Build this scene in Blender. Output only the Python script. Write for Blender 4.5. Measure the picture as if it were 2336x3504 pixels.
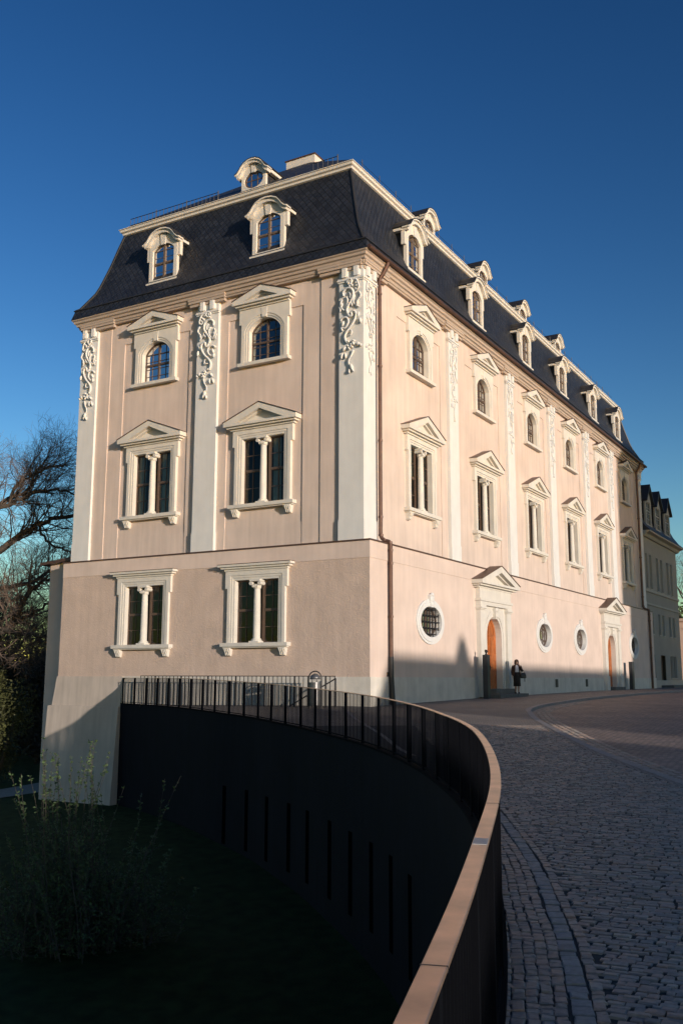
import bpy, bmesh, math, random
import numpy as np
from mathutils import Vector, Matrix, geometry, noise

R = math.radians
sc = bpy.context.scene
col = sc.collection
for o in list(bpy.data.objects):
    bpy.data.objects.remove(o)

# ---------------------------------------------------------------- camera
# axes: +X runs along the long sunlit front, +Y along the gable end, corner of the house at 0,0
cam_d = bpy.data.cameras.new('camera')
cam = bpy.data.objects.new('camera', cam_d)
col.objects.link(cam)
sc.camera = cam
cam_d.sensor_fit = 'VERTICAL'
cam_d.sensor_height = 24.0
cam_d.lens = 24.0 * 3298.09 / 3504.0
cam_d.clip_start = 0.1
cam_d.clip_end = 4000
PIT, AZ, ROLL = R(9.7515), R(30.2152), R(0.1351)
CAM = Vector((-30.7543, -16.7164, 1.15))
_d = Vector((0, math.cos(PIT), math.sin(PIT)))
_u = Vector((0, -math.sin(PIT), math.cos(PIT)))
_r = Vector((1, 0, 0))
_r, _u = math.cos(ROLL) * _r + math.sin(ROLL) * _u, -math.sin(ROLL) * _r + math.cos(ROLL) * _u
_B = Matrix(((math.sin(AZ), math.cos(AZ), 0), (-math.cos(AZ), math.sin(AZ), 0), (0, 0, 1)))
_d, _u, _r = _B @ _d, _B @ _u, _B @ _r
cam.matrix_world = Matrix(((_r.x, _u.x, -_d.x, CAM.x), (_r.y, _u.y, -_d.y, CAM.y), (_r.z, _u.z, -_d.z, CAM.z), (0, 0, 0, 1)))

# ---------------------------------------------------------------- sky, sun, exposure
SUN_K, SUN_EL = 2.25, R(7.0)
_h = Vector((-1, -SUN_K)).normalized()
TO_SUN = Vector((_h.x * math.cos(SUN_EL), _h.y * math.cos(SUN_EL), math.sin(SUN_EL)))
world = bpy.data.worlds.new('World')
sc.world = world
world.use_nodes = True
wnt = world.node_tree
sky = wnt.nodes.new('ShaderNodeTexSky')
sky.sky_type = 'NISHITA'
sky.sun_disc = False
sky.sun_elevation = SUN_EL
sky.sun_rotation = math.atan2(TO_SUN.x, TO_SUN.y) % (2 * math.pi)
sky.ozone_density = 2.0
sky.dust_density = 0.38
sky.altitude = 0
bg = wnt.nodes['Background']
gam = wnt.nodes.new('ShaderNodeGamma')   # deep, contrasty evening blue
gam.inputs[1].default_value = 1.55
hsv = wnt.nodes.new('ShaderNodeHueSaturation')
hsv.inputs['Saturation'].default_value = 1.13
hsv.inputs['Hue'].default_value = 0.510
wnt.links.new(sky.outputs[0], gam.inputs[0])
wnt.links.new(gam.outputs[0], hsv.inputs['Color'])
wnt.links.new(hsv.outputs[0], bg.inputs[0])
bg.inputs[1].default_value = 0.084
sun_d = bpy.data.lights.new('sun', 'SUN')
sun_d.energy = 4.4
sun_d.angle = R(0.5)
sun_d.color = (0.98, 0.845, 0.725)
sun = bpy.data.objects.new('sun', sun_d)
col.objects.link(sun)
sun.rotation_euler = TO_SUN.to_track_quat('Z', 'Y').to_euler()
sc.view_settings.view_transform = 'Standard'
sc.view_settings.look = 'None'
sc.view_settings.gamma = 1.0
sc.view_settings.exposure = 0.0

# ---------------------------------------------------------------- materials
def newmat(name):
    m = bpy.data.materials.new(name)
    m.use_nodes = True
    return m, m.node_tree, m.node_tree.nodes['Principled BSDF']

def mat(name, c, rough=0.7, var=0.12, scale=3.0, bump=0.0, bscale=40.0, metal=0.0, spec=0.5, streak=0.0, dark=None):
    """plain surface with two octaves of tone variation, optional vertical streaks and bump"""
    m, nt, p = newmat(name)
    N = nt.nodes; L = nt.links
    tc = N.new('ShaderNodeTexCoord')
    n1 = N.new('ShaderNodeTexNoise'); n1.inputs['Scale'].default_value = scale; n1.inputs['Detail'].default_value = 8
    L.new(tc.outputs['Object'], n1.inputs['Vector'])
    ramp = N.new('ShaderNodeMapRange')
    ramp.inputs[1].default_value = 0.3; ramp.inputs[2].default_value = 0.7
    ramp.inputs[3].default_value = 1 - var; ramp.inputs[4].default_value = 1 + var
    L.new(n1.outputs['Fac'], ramp.inputs[0])
    last = ramp.outputs[0]
    if streak:
        mp = N.new('ShaderNodeMapping'); mp.inputs['Scale'].default_value = (3.0, 3.0, 0.22)
        L.new(tc.outputs['Object'], mp.inputs[0])
        n2 = N.new('ShaderNodeTexNoise'); n2.inputs['Scale'].default_value = 1.6; n2.inputs['Detail'].default_value = 6
        L.new(mp.outputs[0], n2.inputs['Vector'])
        r2 = N.new('ShaderNodeMapRange'); r2.inputs[1].default_value = 0.3; r2.inputs[2].default_value = 0.7
        r2.inputs[3].default_value = 1 - streak; r2.inputs[4].default_value = 1 + streak * 0.6
        L.new(n2.outputs['Fac'], r2.inputs[0])
        mu = N.new('ShaderNodeMath'); mu.operation = 'MULTIPLY'
        L.new(last, mu.inputs[0]); L.new(r2.outputs[0], mu.inputs[1])
        last = mu.outputs[0]
    vm = N.new('ShaderNodeVectorMath'); vm.operation = 'SCALE'
    vm.inputs[0].default_value = c
    L.new(last, vm.inputs['Scale'])
    L.new(vm.outputs[0], p.inputs['Base Color'])
    p.inputs['Roughness'].default_value = rough
    p.inputs['Metallic'].default_value = metal
    p.inputs['Specular IOR Level'].default_value = spec
    if bump:
        n3 = N.new('ShaderNodeTexNoise'); n3.inputs['Scale'].default_value = bscale; n3.inputs['Detail'].default_value = 9
        n3.inputs['Distortion'].default_value = 1.2; n3.inputs['Roughness'].default_value = 0.62
        L.new(tc.outputs['Object'], n3.inputs['Vector'])
        b = N.new('ShaderNodeBump'); b.inputs['Strength'].default_value = 1.0; b.inputs['Distance'].default_value = bump
        L.new(n3.outputs['Fac'], b.inputs['Height'])
        L.new(b.outputs[0], p.inputs['Normal'])
    return m

M = {}
M['pink'] = mat('pink_stucco', (0.617, 0.507, 0.441), 0.9, 0.08, 0.7, 0.004, 9.0, streak=0.09)
M['pink_rough'] = mat('pink_roughcast', (0.57, 0.442, 0.365), 0.95, 0.08, 1.2, 0.020, 8.5, streak=0.06)
M['pink_low'] = mat('pink_ground_floor_stucco', (0.65, 0.526, 0.456), 0.9, 0.08, 0.8, 0.004, 14.0, streak=0.05)
M['white'] = mat('white_limewash', (0.67, 0.665, 0.645), 0.85, 0.04, 1.5, 0.003, 12.0, streak=0.04)
M['tan'] = mat('tan_cornice_paint', (0.44, 0.355, 0.29), 0.85, 0.06, 2.0, streak=0.05)
M['cream'] = mat('cream_stone_paint', (0.64, 0.605, 0.545), 0.8, 0.06, 2.0, 0.002, 20.0, streak=0.05)
M['plinth'] = mat('plinth_limestone', (0.62, 0.585, 0.52), 0.9, 0.10, 1.6, 0.008, 12.0, streak=0.10)
M['battered'] = mat('battered_plaster', (0.50, 0.43, 0.37), 0.9, 0.08, 0.9, 0.004, 10.0, streak=0.12)
M['copper'] = mat('brown_copper_sheet', (0.115, 0.062, 0.045), 0.45, 0.2, 4.0, metal=0.35)
M['lead'] = mat('dark_lead_sheet', (0.026, 0.026, 0.029), 0.5, 0.2, 4.0)
M['sash'] = mat('brown_sash_paint', (0.095, 0.062, 0.045), 0.45, 0.15, 6.0)
M['sash_light'] = mat('ochre_sash_paint', (0.135, 0.098, 0.072), 0.5, 0.15, 6.0)
M['iron'] = mat('black_iron', (0.018, 0.018, 0.02), 0.5, 0.2, 8.0)
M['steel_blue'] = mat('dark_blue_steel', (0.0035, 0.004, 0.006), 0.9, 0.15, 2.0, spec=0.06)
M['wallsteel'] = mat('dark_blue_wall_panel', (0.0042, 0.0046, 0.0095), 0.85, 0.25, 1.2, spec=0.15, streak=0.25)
M['black'] = mat('black_recess', (0.002, 0.002, 0.002), 0.9, 0.0, spec=0.0)
M['inside'] = mat('dim_room_wall', (0.05, 0.045, 0.04), 0.9)
M['curtain'] = mat('white_curtain', (0.62, 0.64, 0.62), 0.9, 0.1, 6.0)
M['step'] = mat('dark_step_stone', (0.11, 0.11, 0.105), 0.8, 0.2, 5.0, 0.004, 30.0)
M['grey_wall'] = mat('grey_green_render', (0.27, 0.265, 0.24), 0.9, 0.06, 1.0, 0.004, 12.0)
M['grey_wall_low'] = mat('grey_render_trim', (0.35, 0.345, 0.315), 0.9, 0.06, 1.0)
M['bin'] = mat('galvanised_bin_steel', (0.17, 0.17, 0.175), 0.4, 0.15, 6.0, metal=0.6)
M['gravel'] = mat('pale_gravel', (0.24, 0.225, 0.20), 0.95, 0.2, 8.0, 0.01, 60.0)
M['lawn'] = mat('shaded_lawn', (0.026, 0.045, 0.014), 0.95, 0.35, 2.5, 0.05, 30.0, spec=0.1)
M['bark'] = mat('plane_tree_bark', (0.060, 0.050, 0.040), 0.9, 0.3, 2.0)
M['bark_pale'] = mat('pale_bark', (0.14, 0.115, 0.085), 0.9, 0.3, 2.0)
M['twig'] = mat('bare_twig', (0.13, 0.095, 0.075), 0.9, 0.3, 2.0)
M['bush'] = mat('yew_leaf', (0.048, 0.052, 0.013), 0.7, 0.5, 1.3)
M['wood_leaf'] = mat('undergrowth_leaf', (0.026, 0.022, 0.012), 0.8, 0.5, 0.8)
M['shoot_leaf'] = mat('young_shrub_leaf', (0.055, 0.095, 0.030), 0.6, 0.4, 3.0)
M['skin'] = mat('skin', (0.42, 0.26, 0.19), 0.6, 0.05)
M['hair'] = mat('auburn_hair', (0.045, 0.018, 0.010), 0.5, 0.3, 30.0)
M['jacket'] = mat('dark_brown_jacket', (0.050, 0.028, 0.022), 0.85, 0.2, 8.0)
M['blouse'] = mat('white_blouse', (0.66, 0.66, 0.72), 0.8, 0.06, 8.0)
M['skirt'] = mat('black_skirt', (0.012, 0.011, 0.012), 0.85, 0.2, 8.0)
M['bagm'] = mat('black_leather', (0.010, 0.010, 0.011), 0.4, 0.2, 8.0)
M['stele'] = mat('dark_grey_slab', (0.030, 0.033, 0.038), 0.5, 0.15, 4.0)
M['bronze'] = mat('dark_bronze', (0.025, 0.024, 0.024), 0.4, 0.3, 10.0, metal=0.5)
M['plate'] = mat('brushed_plate', (0.36, 0.36, 0.36), 0.55, 0.1, 20.0)
M['sign'] = mat('white_notice', (0.78, 0.78, 0.78), 0.5, 0.03)
M['far_pink'] = mat('salmon_render', (0.60, 0.42, 0.33), 0.9, 0.08, 0.8)
M['town'] = mat('town_render', (0.30, 0.27, 0.235), 0.9, 0.1, 0.4)
M['door'] = mat('orange_oak', (0.42, 0.125, 0.030), 0.5, 0.22, 3.0, streak=0.3)
M['kerb'] = mat('granite_kerb', (0.27, 0.25, 0.235), 0.85, 0.15, 4.0, 0.004, 50.0)
M['rail'] = mat('bronze_handrail', (0.55, 0.36, 0.255), 0.36, 0.24, 5.0, 0.0004, 120.0, metal=0.8, streak=0.0)

def island_mat(name, cols, rough, bump, bscale):
    m, nt, p = newmat(name)
    N = nt.nodes; L = nt.links
    g = N.new('ShaderNodeNewGeometry')
    cr = N.new('ShaderNodeValToRGB'); cr.color_ramp.interpolation = 'LINEAR'
    while len(cr.color_ramp.elements) < len(cols):
        cr.color_ramp.elements.new(0.5)
    for i, c in enumerate(cols):
        e = cr.color_ramp.elements[i]; e.position = i / (len(cols) - 1); e.color = (*c, 1)
    L.new(g.outputs['Random Per Island'], cr.inputs[0])
    tc = N.new('ShaderNodeTexCoord')
    n = N.new('ShaderNodeTexNoise'); n.inputs['Scale'].default_value = bscale; n.inputs['Detail'].default_value = 6
    L.new(tc.outputs['Object'], n.inputs['Vector'])
    mr = N.new('ShaderNodeMapRange'); mr.inputs[1].default_value = 0.3; mr.inputs[2].default_value = 0.7
    mr.inputs[3].default_value = 0.8; mr.inputs[4].default_value = 1.15
    L.new(n.outputs['Fac'], mr.inputs[0])
    vm = N.new('ShaderNodeVectorMath'); vm.operation = 'SCALE'
    L.new(cr.outputs[0], vm.inputs[0]); L.new(mr.outputs[0], vm.inputs['Scale'])
    L.new(vm.outputs[0], p.inputs['Base Color'])
    p.inputs['Roughness'].default_value = rough
    b = N.new('ShaderNodeBump'); b.inputs['Distance'].default_value = bump
    L.new(n.outputs['Fac'], b.inputs['Height']); L.new(b.outputs[0], p.inputs['Normal'])
    return m
M['sett'] = island_mat('granite_sett', [(0.17, 0.155, 0.145), (0.26, 0.23, 0.205), (0.34, 0.24, 0.195), (0.20, 0.185, 0.175), (0.32, 0.285, 0.25)], 0.55, 0.006, 28.0)
M['bigsett'] = island_mat('large_granite_sett', [(0.22, 0.215, 0.205), (0.29, 0.28, 0.265), (0.25, 0.24, 0.235)], 0.65, 0.006, 24.0)

def cobble(name, cols, joint, sx, sy, ang, bump, rough=0.7):
    """set stones seen further off: jittered rows from a brick pattern, warped by noise"""
    m, nt, p = newmat(name)
    N = nt.nodes; L = nt.links
    tc = N.new('ShaderNodeTexCoord')
    nz = N.new('ShaderNodeTexNoise'); nz.inputs['Scale'].default_value = 2.2; nz.inputs['Detail'].default_value = 3
    L.new(tc.outputs['Object'], nz.inputs['Vector'])
    sub = N.new('ShaderNodeVectorMath'); sub.operation = 'SUBTRACT'; sub.inputs[1].default_value = (0.5, 0.5, 0.5)
    L.new(nz.outputs['Color'], sub.inputs[0])
    s2 = N.new('ShaderNodeVectorMath'); s2.operation = 'SCALE'; s2.inputs['Scale'].default_value = 0.16
    L.new(sub.outputs[0], s2.inputs[0])
    ad = N.new('ShaderNodeVectorMath'); ad.operation = 'ADD'
    L.new(tc.outputs['Object'], ad.inputs[0]); L.new(s2.outputs[0], ad.inputs[1])
    mp = N.new('ShaderNodeMapping'); mp.inputs['Rotation'].default_value = (0, 0, ang)
    L.new(ad.outputs[0], mp.inputs[0])
    br = N.new('ShaderNodeTexBrick')
    br.inputs['Scale'].default_value = 1.0
    br.inputs['Brick Width'].default_value = sx; br.inputs['Row Height'].default_value = sy
    br.inputs['Mortar Size'].default_value = 0.012; br.inputs['Mortar Smooth'].default_value = 0.6
    br.inputs['Color1'].default_value = (*cols[0], 1); br.inputs['Color2'].default_value = (*cols[1], 1)
    br.inputs['Mortar'].default_value = (*joint, 1)
    L.new(mp.outputs[0], br.inputs[0])
    n2 = N.new('ShaderNodeTexNoise'); n2.inputs['Scale'].default_value = 0.5; n2.inputs['Detail'].default_value = 9
    L.new(tc.outputs['Object'], n2.inputs['Vector'])
    mr = N.new('ShaderNodeMapRange'); mr.inputs[1].default_value = 0.3; mr.inputs[2].default_value = 0.7
    mr.inputs[3].default_value = 0.78; mr.inputs[4].default_value = 1.2
    L.new(n2.outputs['Fac'], mr.inputs[0])
    vm = N.new('ShaderNodeVectorMath'); vm.operation = 'SCALE'
    L.new(br.outputs['Color'], vm.inputs[0]); L.new(mr.outputs[0], vm.inputs['Scale'])
    L.new(vm.outputs[0], p.inputs['Base Color'])
    b = N.new('ShaderNodeBump'); b.inputs['Distance'].default_value = bump; b.invert = True
    L.new(br.outputs['Fac'], b.inputs['Height']); L.new(b.outputs[0], p.inputs['Normal'])
    p.inputs['Roughness'].default_value = rough
    return m
M['pave'] = cobble('pavement_setts', [(0.24, 0.205, 0.185), (0.16, 0.145, 0.138)], (0.07, 0.068, 0.065), 0.092, 0.074, R(35), 0.008)
M['road'] = cobble('road_cobbles', [(0.30, 0.215, 0.175), (0.18, 0.14, 0.12)], (0.045, 0.04, 0.037), 0.18, 0.14, R(-62), 0.03)
M['joint'] = mat('dark_joint_grit', (0.05, 0.048, 0.044), 0.95, 0.3, 12.0, 0.004, 60.0)

def slate_mat():
    m, nt, p = newmat('roof_slate')
    N = nt.nodes; L = nt.links
    uv = N.new('ShaderNodeUVMap')
    mp = N.new('ShaderNodeMapping'); mp.inputs['Rotation'].default_value = (0, 0, R(38)); mp.inputs['Scale'].default_value = (1, 1, 1)
    L.new(uv.outputs[0], mp.inputs[0])
    br = N.new('ShaderNodeTexBrick'); br.inputs['Scale'].default_value = 1.0; br.offset = 0.0
    br.inputs['Brick Width'].default_value = 0.23; br.inputs['Row Height'].default_value = 0.21
    br.inputs['Mortar Size'].default_value = 0.018; br.inputs['Mortar Smooth'].default_value = 0.5
    br.inputs['Color1'].default_value = (0.028, 0.033, 0.044, 1); br.inputs['Color2'].default_value = (0.014, 0.017, 0.024, 1)
    br.inputs['Mortar'].default_value = (0.003, 0.003, 0.004, 1)
    L.new(mp.outputs[0], br.inputs[0])
    n = N.new('ShaderNodeTexNoise'); n.inputs['Scale'].default_value = 0.8; n.inputs['Detail'].default_value = 8
    L.new(uv.outputs[0], n.inputs['Vector'])
    mr = N.new('ShaderNodeMapRange'); mr.inputs[1].default_value = 0.3; mr.inputs[2].default_value = 0.7
    mr.inputs[3].default_value = 0.75; mr.inputs[4].default_value = 1.25
    L.new(n.outputs['Fac'], mr.inputs[0])
    vm = N.new('ShaderNodeVectorMath'); vm.operation = 'SCALE'
    L.new(br.outputs['Color'], vm.inputs[0]); L.new(mr.outputs[0], vm.inputs['Scale'])
    L.new(vm.outputs[0], p.inputs['Base Color'])
    p.inputs['Roughness'].default_value = 0.5
    b = N.new('ShaderNodeBump'); b.inputs['Distance'].default_value = 0.03; b.invert = True
    L.new(br.outputs['Fac'], b.inputs['Height']); L.new(b.outputs[0], p.inputs['Normal'])
    return m
M['slate'] = slate_mat()

def glass_mat():
    m, nt, p = newmat('window_glass')
    N = nt.nodes; L = nt.links
    N.remove(p)
    out = N['Material Output']
    fr = N.new('ShaderNodeFresnel'); fr.inputs['IOR'].default_value = 1.5
    tr = N.new('ShaderNodeBsdfTransparent'); tr.inputs[0].default_value = (0.62, 0.68, 0.66, 1)
    gl = N.new('ShaderNodeBsdfGlossy'); gl.inputs['Roughness'].default_value = 0.02
    tc = N.new('ShaderNodeTexCoord')
    n = N.new('ShaderNodeTexNoise'); n.inputs['Scale'].default_value = 2.5
    L.new(tc.outputs['Object'], n.inputs['Vector'])
    b = N.new('ShaderNodeBump'); b.inputs['Distance'].default_value = 0.01; b.inputs['Strength'].default_value = 0.5
    L.new(n.outputs['Fac'], b.inputs['Height']); L.new(b.outputs[0], gl.inputs['Normal'])
    mx = N.new('ShaderNodeMixShader')
    L.new(fr.outputs[0], mx.inputs[0]); L.new(tr.outputs[0], mx.inputs[1]); L.new(gl.outputs[0], mx.inputs[2])
    L.new(mx.outputs[0], out.inputs[0])
    return m
M['glass'] = glass_mat()

# ---------------------------------------------------------------- mesh helpers
class MB:
    """collects faces; build() links them as ONE mesh object"""
    def __init__(s):
        s.v = []; s.f = []; s.uv = None
    def add(s, vs, fs):
        o = len(s.v)
        s.v += [tuple(p) for p in vs]
        s.f += [tuple(i + o for i in f) for f in fs]
    def box(s, x0, x1, y0, y1, z0, z1):
        s.add([(x0, y0, z0), (x1, y0, z0), (x1, y1, z0), (x0, y1, z0), (x0, y0, z1), (x1, y0, z1), (x1, y1, z1), (x0, y1, z1)],
              [(0, 3, 2, 1), (4, 5, 6, 7), (0, 1, 5, 4), (1, 2, 6, 5), (2, 3, 7, 6), (3, 0, 4, 7)])
    def xz(s, pts, y0, y1):
        """polygon in x,z extruded along y"""
        n = len(pts)
        s.add([(p[0], y0, p[1]) for p in pts] + [(p[0], y1, p[1]) for p in pts],
              [tuple(range(n)), tuple(range(2 * n - 1, n - 1, -1))] + [(i, i + n, (i + 1) % n + n, (i + 1) % n) for i in range(n)])
    def ring(s, inner, outer, y0, y1):
        """closed frame between two outlines with equal point counts (x,z), extruded along y"""
        n = len(inner)
        vs = [(p[0], y0, p[1]) for p in inner] + [(p[0], y0, p[1]) for p in outer] + [(p[0], y1, p[1]) for p in inner] + [(p[0], y1, p[1]) for p in outer]
        fs = []
        for i in range(n):
            j = (i + 1) % n
            fs += [(i, j, n + j, n + i), (2 * n + j, 2 * n + i, 3 * n + i, 3 * n + j), (j, i, 2 * n + i, 2 * n + j), (n + i, n + j, 3 * n + j, 3 * n + i)]
        s.add(vs, fs)
    def loft(s, rings, closed=True, caps=True):
        n = len(rings[0]); o = len(s.v)
        for r_ in rings:
            s.v += [tuple(p) for p in r_]
        for k in range(len(rings) - 1):
            for i in range(n if closed else n - 1):
                j = (i + 1) % n
                s.f.append((o + k * n + i, o + k * n + j, o + (k + 1) * n + j, o + (k + 1) * n + i))
        if caps and closed:
            s.f.append(tuple(o + i for i in range(n - 1, -1, -1)))
            e = o + (len(rings) - 1) * n
            s.f.append(tuple(e + i for i in range(n)))
    def lathe(s, prof, cx, cy, n=12, a0=0.0):
        s.loft([[(cx + r_ * math.cos(a0 + 2 * math.pi * i / n), cy + r_ * math.sin(a0 + 2 * math.pi * i / n), z) for i in range(n)] for r_, z in prof])
    def tube(s, pts, rad, n=6, caps=True):
        pts = [Vector(p) for p in pts]
        if not isinstance(rad, (list, tuple)):
            rad = [rad] * len(pts)
        t = (pts[1] - pts[0]).normalized()
        a = Vector((0, 0, 1)) if abs(t.z) < 0.9 else Vector((1, 0, 0))
        u = t.cross(a).normalized()
        rings = []
        for i, p in enumerate(pts):
            if i == 0: t2 = pts[1] - pts[0]
            elif i == len(pts) - 1: t2 = pts[-1] - pts[-2]
            else: t2 = pts[i + 1] - pts[i - 1]
            t2 = t2.normalized() if t2.length > 1e-9 else t
            u = (u - t2 * u.dot(t2))
            u = u.normalized() if u.length > 1e-6 else t2.orthogonal().normalized()
            w = t2.cross(u)
            rings.append([p + (u * math.cos(2 * math.pi * k / n) + w * math.sin(2 * math.pi * k / n)) * rad[i] for k in range(n)])
        s.loft(rings, True, caps)
    def blob(s, c, r, n=6, m=4, rot=None):
        rings = []
        for k in range(m + 1):
            th = math.pi * (k + 0.02) / (m + 0.04)
            rings.append([(r[0] * math.sin(th) * math.cos(2 * math.pi * i / n), r[1] * math.sin(th) * math.sin(2 * math.pi * i / n), -r[2] * math.cos(th)) for i in range(n)])
        c = Vector(c)
        rings = [[c + (rot @ Vector(p) if rot else Vector(p)) for p in rg] for rg in rings]
        s.loft(rings)
    def build(s, name, m, parent=None, smooth=False, recalc=True, bevel=0.0):
        me = bpy.data.meshes.new(name)
        me.from_pydata(s.v, [], s.f)
        if recalc:
            bm = bmesh.new(); bm.from_mesh(me)
            bmesh.ops.recalc_face_normals(bm, faces=bm.faces)
            bm.to_mesh(me); bm.free()
        me.materials.append(m)
        if smooth:
            me.shade_smooth() if hasattr(me, 'shade_smooth') else None
        ob = bpy.data.objects.new(name, me)
        col.objects.link(ob)
        if parent: ob.parent = parent
        if bevel:
            md = ob.modifiers.new('bevel', 'BEVEL'); md.width = bevel; md.segments = 2; md.limit_method = 'ANGLE'
        return ob

def tag(o, label=None, cat=None, group=None, kind=None):
    if label: o['label'] = label
    if cat: o['category'] = cat
    if group: o['group'] = group
    if kind: o['kind'] = kind
    return o

def empty(name, label, cat, loc=(0, 0, 0), rz=0.0, group=None):
    o = bpy.data.objects.new(name, None)
    o.empty_display_size = 0.3
    col.objects.link(o)
    o.location = loc; o.rotation_euler = (0, 0, rz)
    return tag(o, label, cat, group)

def copy_tree(o, parent=None, mw=None):
    c = o.copy(); col.objects.link(c); c.parent = parent
    if mw is not None: c.matrix_local = mw
    for ch in list(o.children):
        copy_tree(ch, c)
    return c

def Lm(yc, x=0.36):   # placement on the gable end (faces -X); local x right, y inward
    return Matrix.Translation((x, yc, 0)) @ Matrix.Rotation(-math.pi / 2, 4, 'Z')
def Rm(xc, y=0.51):   # placement on the long front (faces -Y)
    return Matrix.Translation((xc, y, 0))

def lerp_tab(x, xs, ys):
    return float(np.interp(x, xs, ys))

# ---------------------------------------------------------------- terrain heights
CA, SA = math.cos(AZ), math.sin(AZ)
def to_st(X, Y):
    dx, dy = X - CAM.x, Y - CAM.y
    return dx * CA + dy * SA, dx * SA - dy * CA
def from_st(s, t):
    return CAM.x + s * CA + t * SA, CAM.y + s * SA - t * CA
SF = [-40, -10, 0, 5, 15, 25, 33, 36, 45, 60, 100, 400]
ZF = [-1.2, -.85, -.72, -.65, -.5, -.21, .08, .16, .29, .4, .45, .45]
def ground(X, Y):
    s, t = to_st(X, Y)
    z = lerp_tab(s, SF, ZF)
    if t < 0:
        z -= .022 * min(-t, 12) * min(max((s - 10) / 20, 0), 1)
    return z
LAWN_Z = -4.6

def sheet(name, poly, zfun, m, step, kind='structure'):
    """flat-lying sheet over a polygon, triangulated finely enough to follow the slope"""
    xs = [p[0] for p in poly]; ys = [p[1] for p in poly]
    pts = [Vector((p[0], p[1])) for p in poly]
    n = len(pts)
    def inside(x, y):
        c = False; j = n - 1
        for i in range(n):
            if (poly[i][1] > y) != (poly[j][1] > y) and x < (poly[j][0] - poly[i][0]) * (y - poly[i][1]) / (poly[j][1] - poly[i][1]) + poly[i][0]:
                c = not c
            j = i
        return c
    x = min(xs) + step / 2
    while x < max(xs):
        y = min(ys) + step / 2
        while y < max(ys):
            if inside(x, y): pts.append(Vector((x, y)))
            y += step
        x += step
    res = geometry.delaunay_2d_cdt(pts, [], [list(range(n))], 1, 1e-5)
    mb = MB()
    mb.add([(v.x, v.y, zfun(v.x, v.y)) for v in res[0]], [tuple(f) for f in res[2]])
    o = mb.build(name, m, recalc=False)
    me = o.data
    for p in me.polygons:
        if p.normal.z < 0: p.flip()
    return tag(o, kind=kind)

# ---------------------------------------------------------------- curves on the ground (s ahead of the camera, t to its right)
RAIL_ST = [(40.9, -9.12), (38.6, -7.55), (36.3, -6.2), (34.3, -5.1), (32.5, -4.15), (31.0, -3.28), (29.4, -2.47), (27.7, -1.77), (26.2, -1.1), (24.5, -.5),
           (23.0, 0.0), (21.6, .46), (20.0, .87), (18.3, 1.2), (16.5, 1.45), (14.4, 1.6), (12.35, 1.61), (10.94, 1.53), (9.39, 1.39), (8.1, 1.24),
           (7.2, 1.12), (6.3, .98), (5.6, .85), (5.0, .73), (4.4, .61), (3.9, .51), (3.5, .43), (3.1, .345), (2.7, .25), (2.24, .15), (1.0, -.14), (-2.0, -.85), (-6, -1.8), (-12, -3.2)]
def catmull(pts, sub=8):
    P = [Vector(p) for p in pts]
    P = [P[0] * 2 - P[1]] + P + [P[-1] * 2 - P[-2]]
    out = []
    for i in range(1, len(P) - 2):
        for k in range(sub):
            u = k / sub
            a, b, c, d = P[i - 1], P[i], P[i + 1], P[i + 2]
            out.append(0.5 * ((2 * b) + (c - a) * u + (2 * a - 5 * b + 4 * c - d) * u * u + (3 * b - a - 3 * c + d) * u ** 3))
    out.append(P[-2])
    return out
def resample(pts, step):
    out = [pts[0].copy()]; acc = 0.0
    for a, b in zip(pts[:-1], pts[1:]):
        L = (b - a).length
        while acc + L >= step:
            f = (step - acc) / L
            a = a.lerp(b, f); out.append(a.copy()); L = (b - a).length; acc = 0.0
        acc += L
    return out
def smooth(pts, n=3):
    pts = [p.copy() for p in pts]
    for _ in range(n):
        pts = [pts[0]] + [(pts[i - 1] + pts[i] * 2 + pts[i + 1]) / 4 for i in range(1, len(pts) - 1)] + [pts[-1]]
    return pts
RAILC = smooth(resample([Vector(from_st(p.x, p.y)) for p in catmull(RAIL_ST)], 0.3), 6)
BIG_ST = [(16.5, 1.92), (13.5, 1.98), (11.9, 1.95), (10.5, 1.88), (9.6, 1.82), (8.8, 1.75), (8.28, 1.69), (7.63, 1.61), (7.13, 1.55), (6.69, 1.48), (6.2, 1.41), (5.65, 1.32), (5.2, 1.24), (4.4, 1.08), (3.5, .88), (2.5, .65)]
BIGC = smooth(resample([Vector(from_st(p.x, p.y)) for p in catmull(BIG_ST)], 0.05), 8)
KERB = [(33.3, -4.25), (25.1, -3.95), (17, -3.98), (12.6, -4.12), (8.2, -4.42), (5.3, -4.7), (3.2, -5.05), (1.7, -5.35), (.85, -5.62), (.2, -5.95), (-1.24, -6.5), (-3.2, -7.42), (-5.4, -8.55), (-8.1, -9.93), (-10.2, -11.03), (-11.75, -11.93), (-13.2, -12.8), (-14.2, -13.42)]
KERB = [(90, -6.5), (60, -5.1), (45, -4.6)] + KERB + [from_st(12, 5.6), from_st(6, 5.8), from_st(-2, 6.0), from_st(-14, 6.0)]
KERBC = smooth(resample(catmull(KERB, 6), 0.4), 4)

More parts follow.
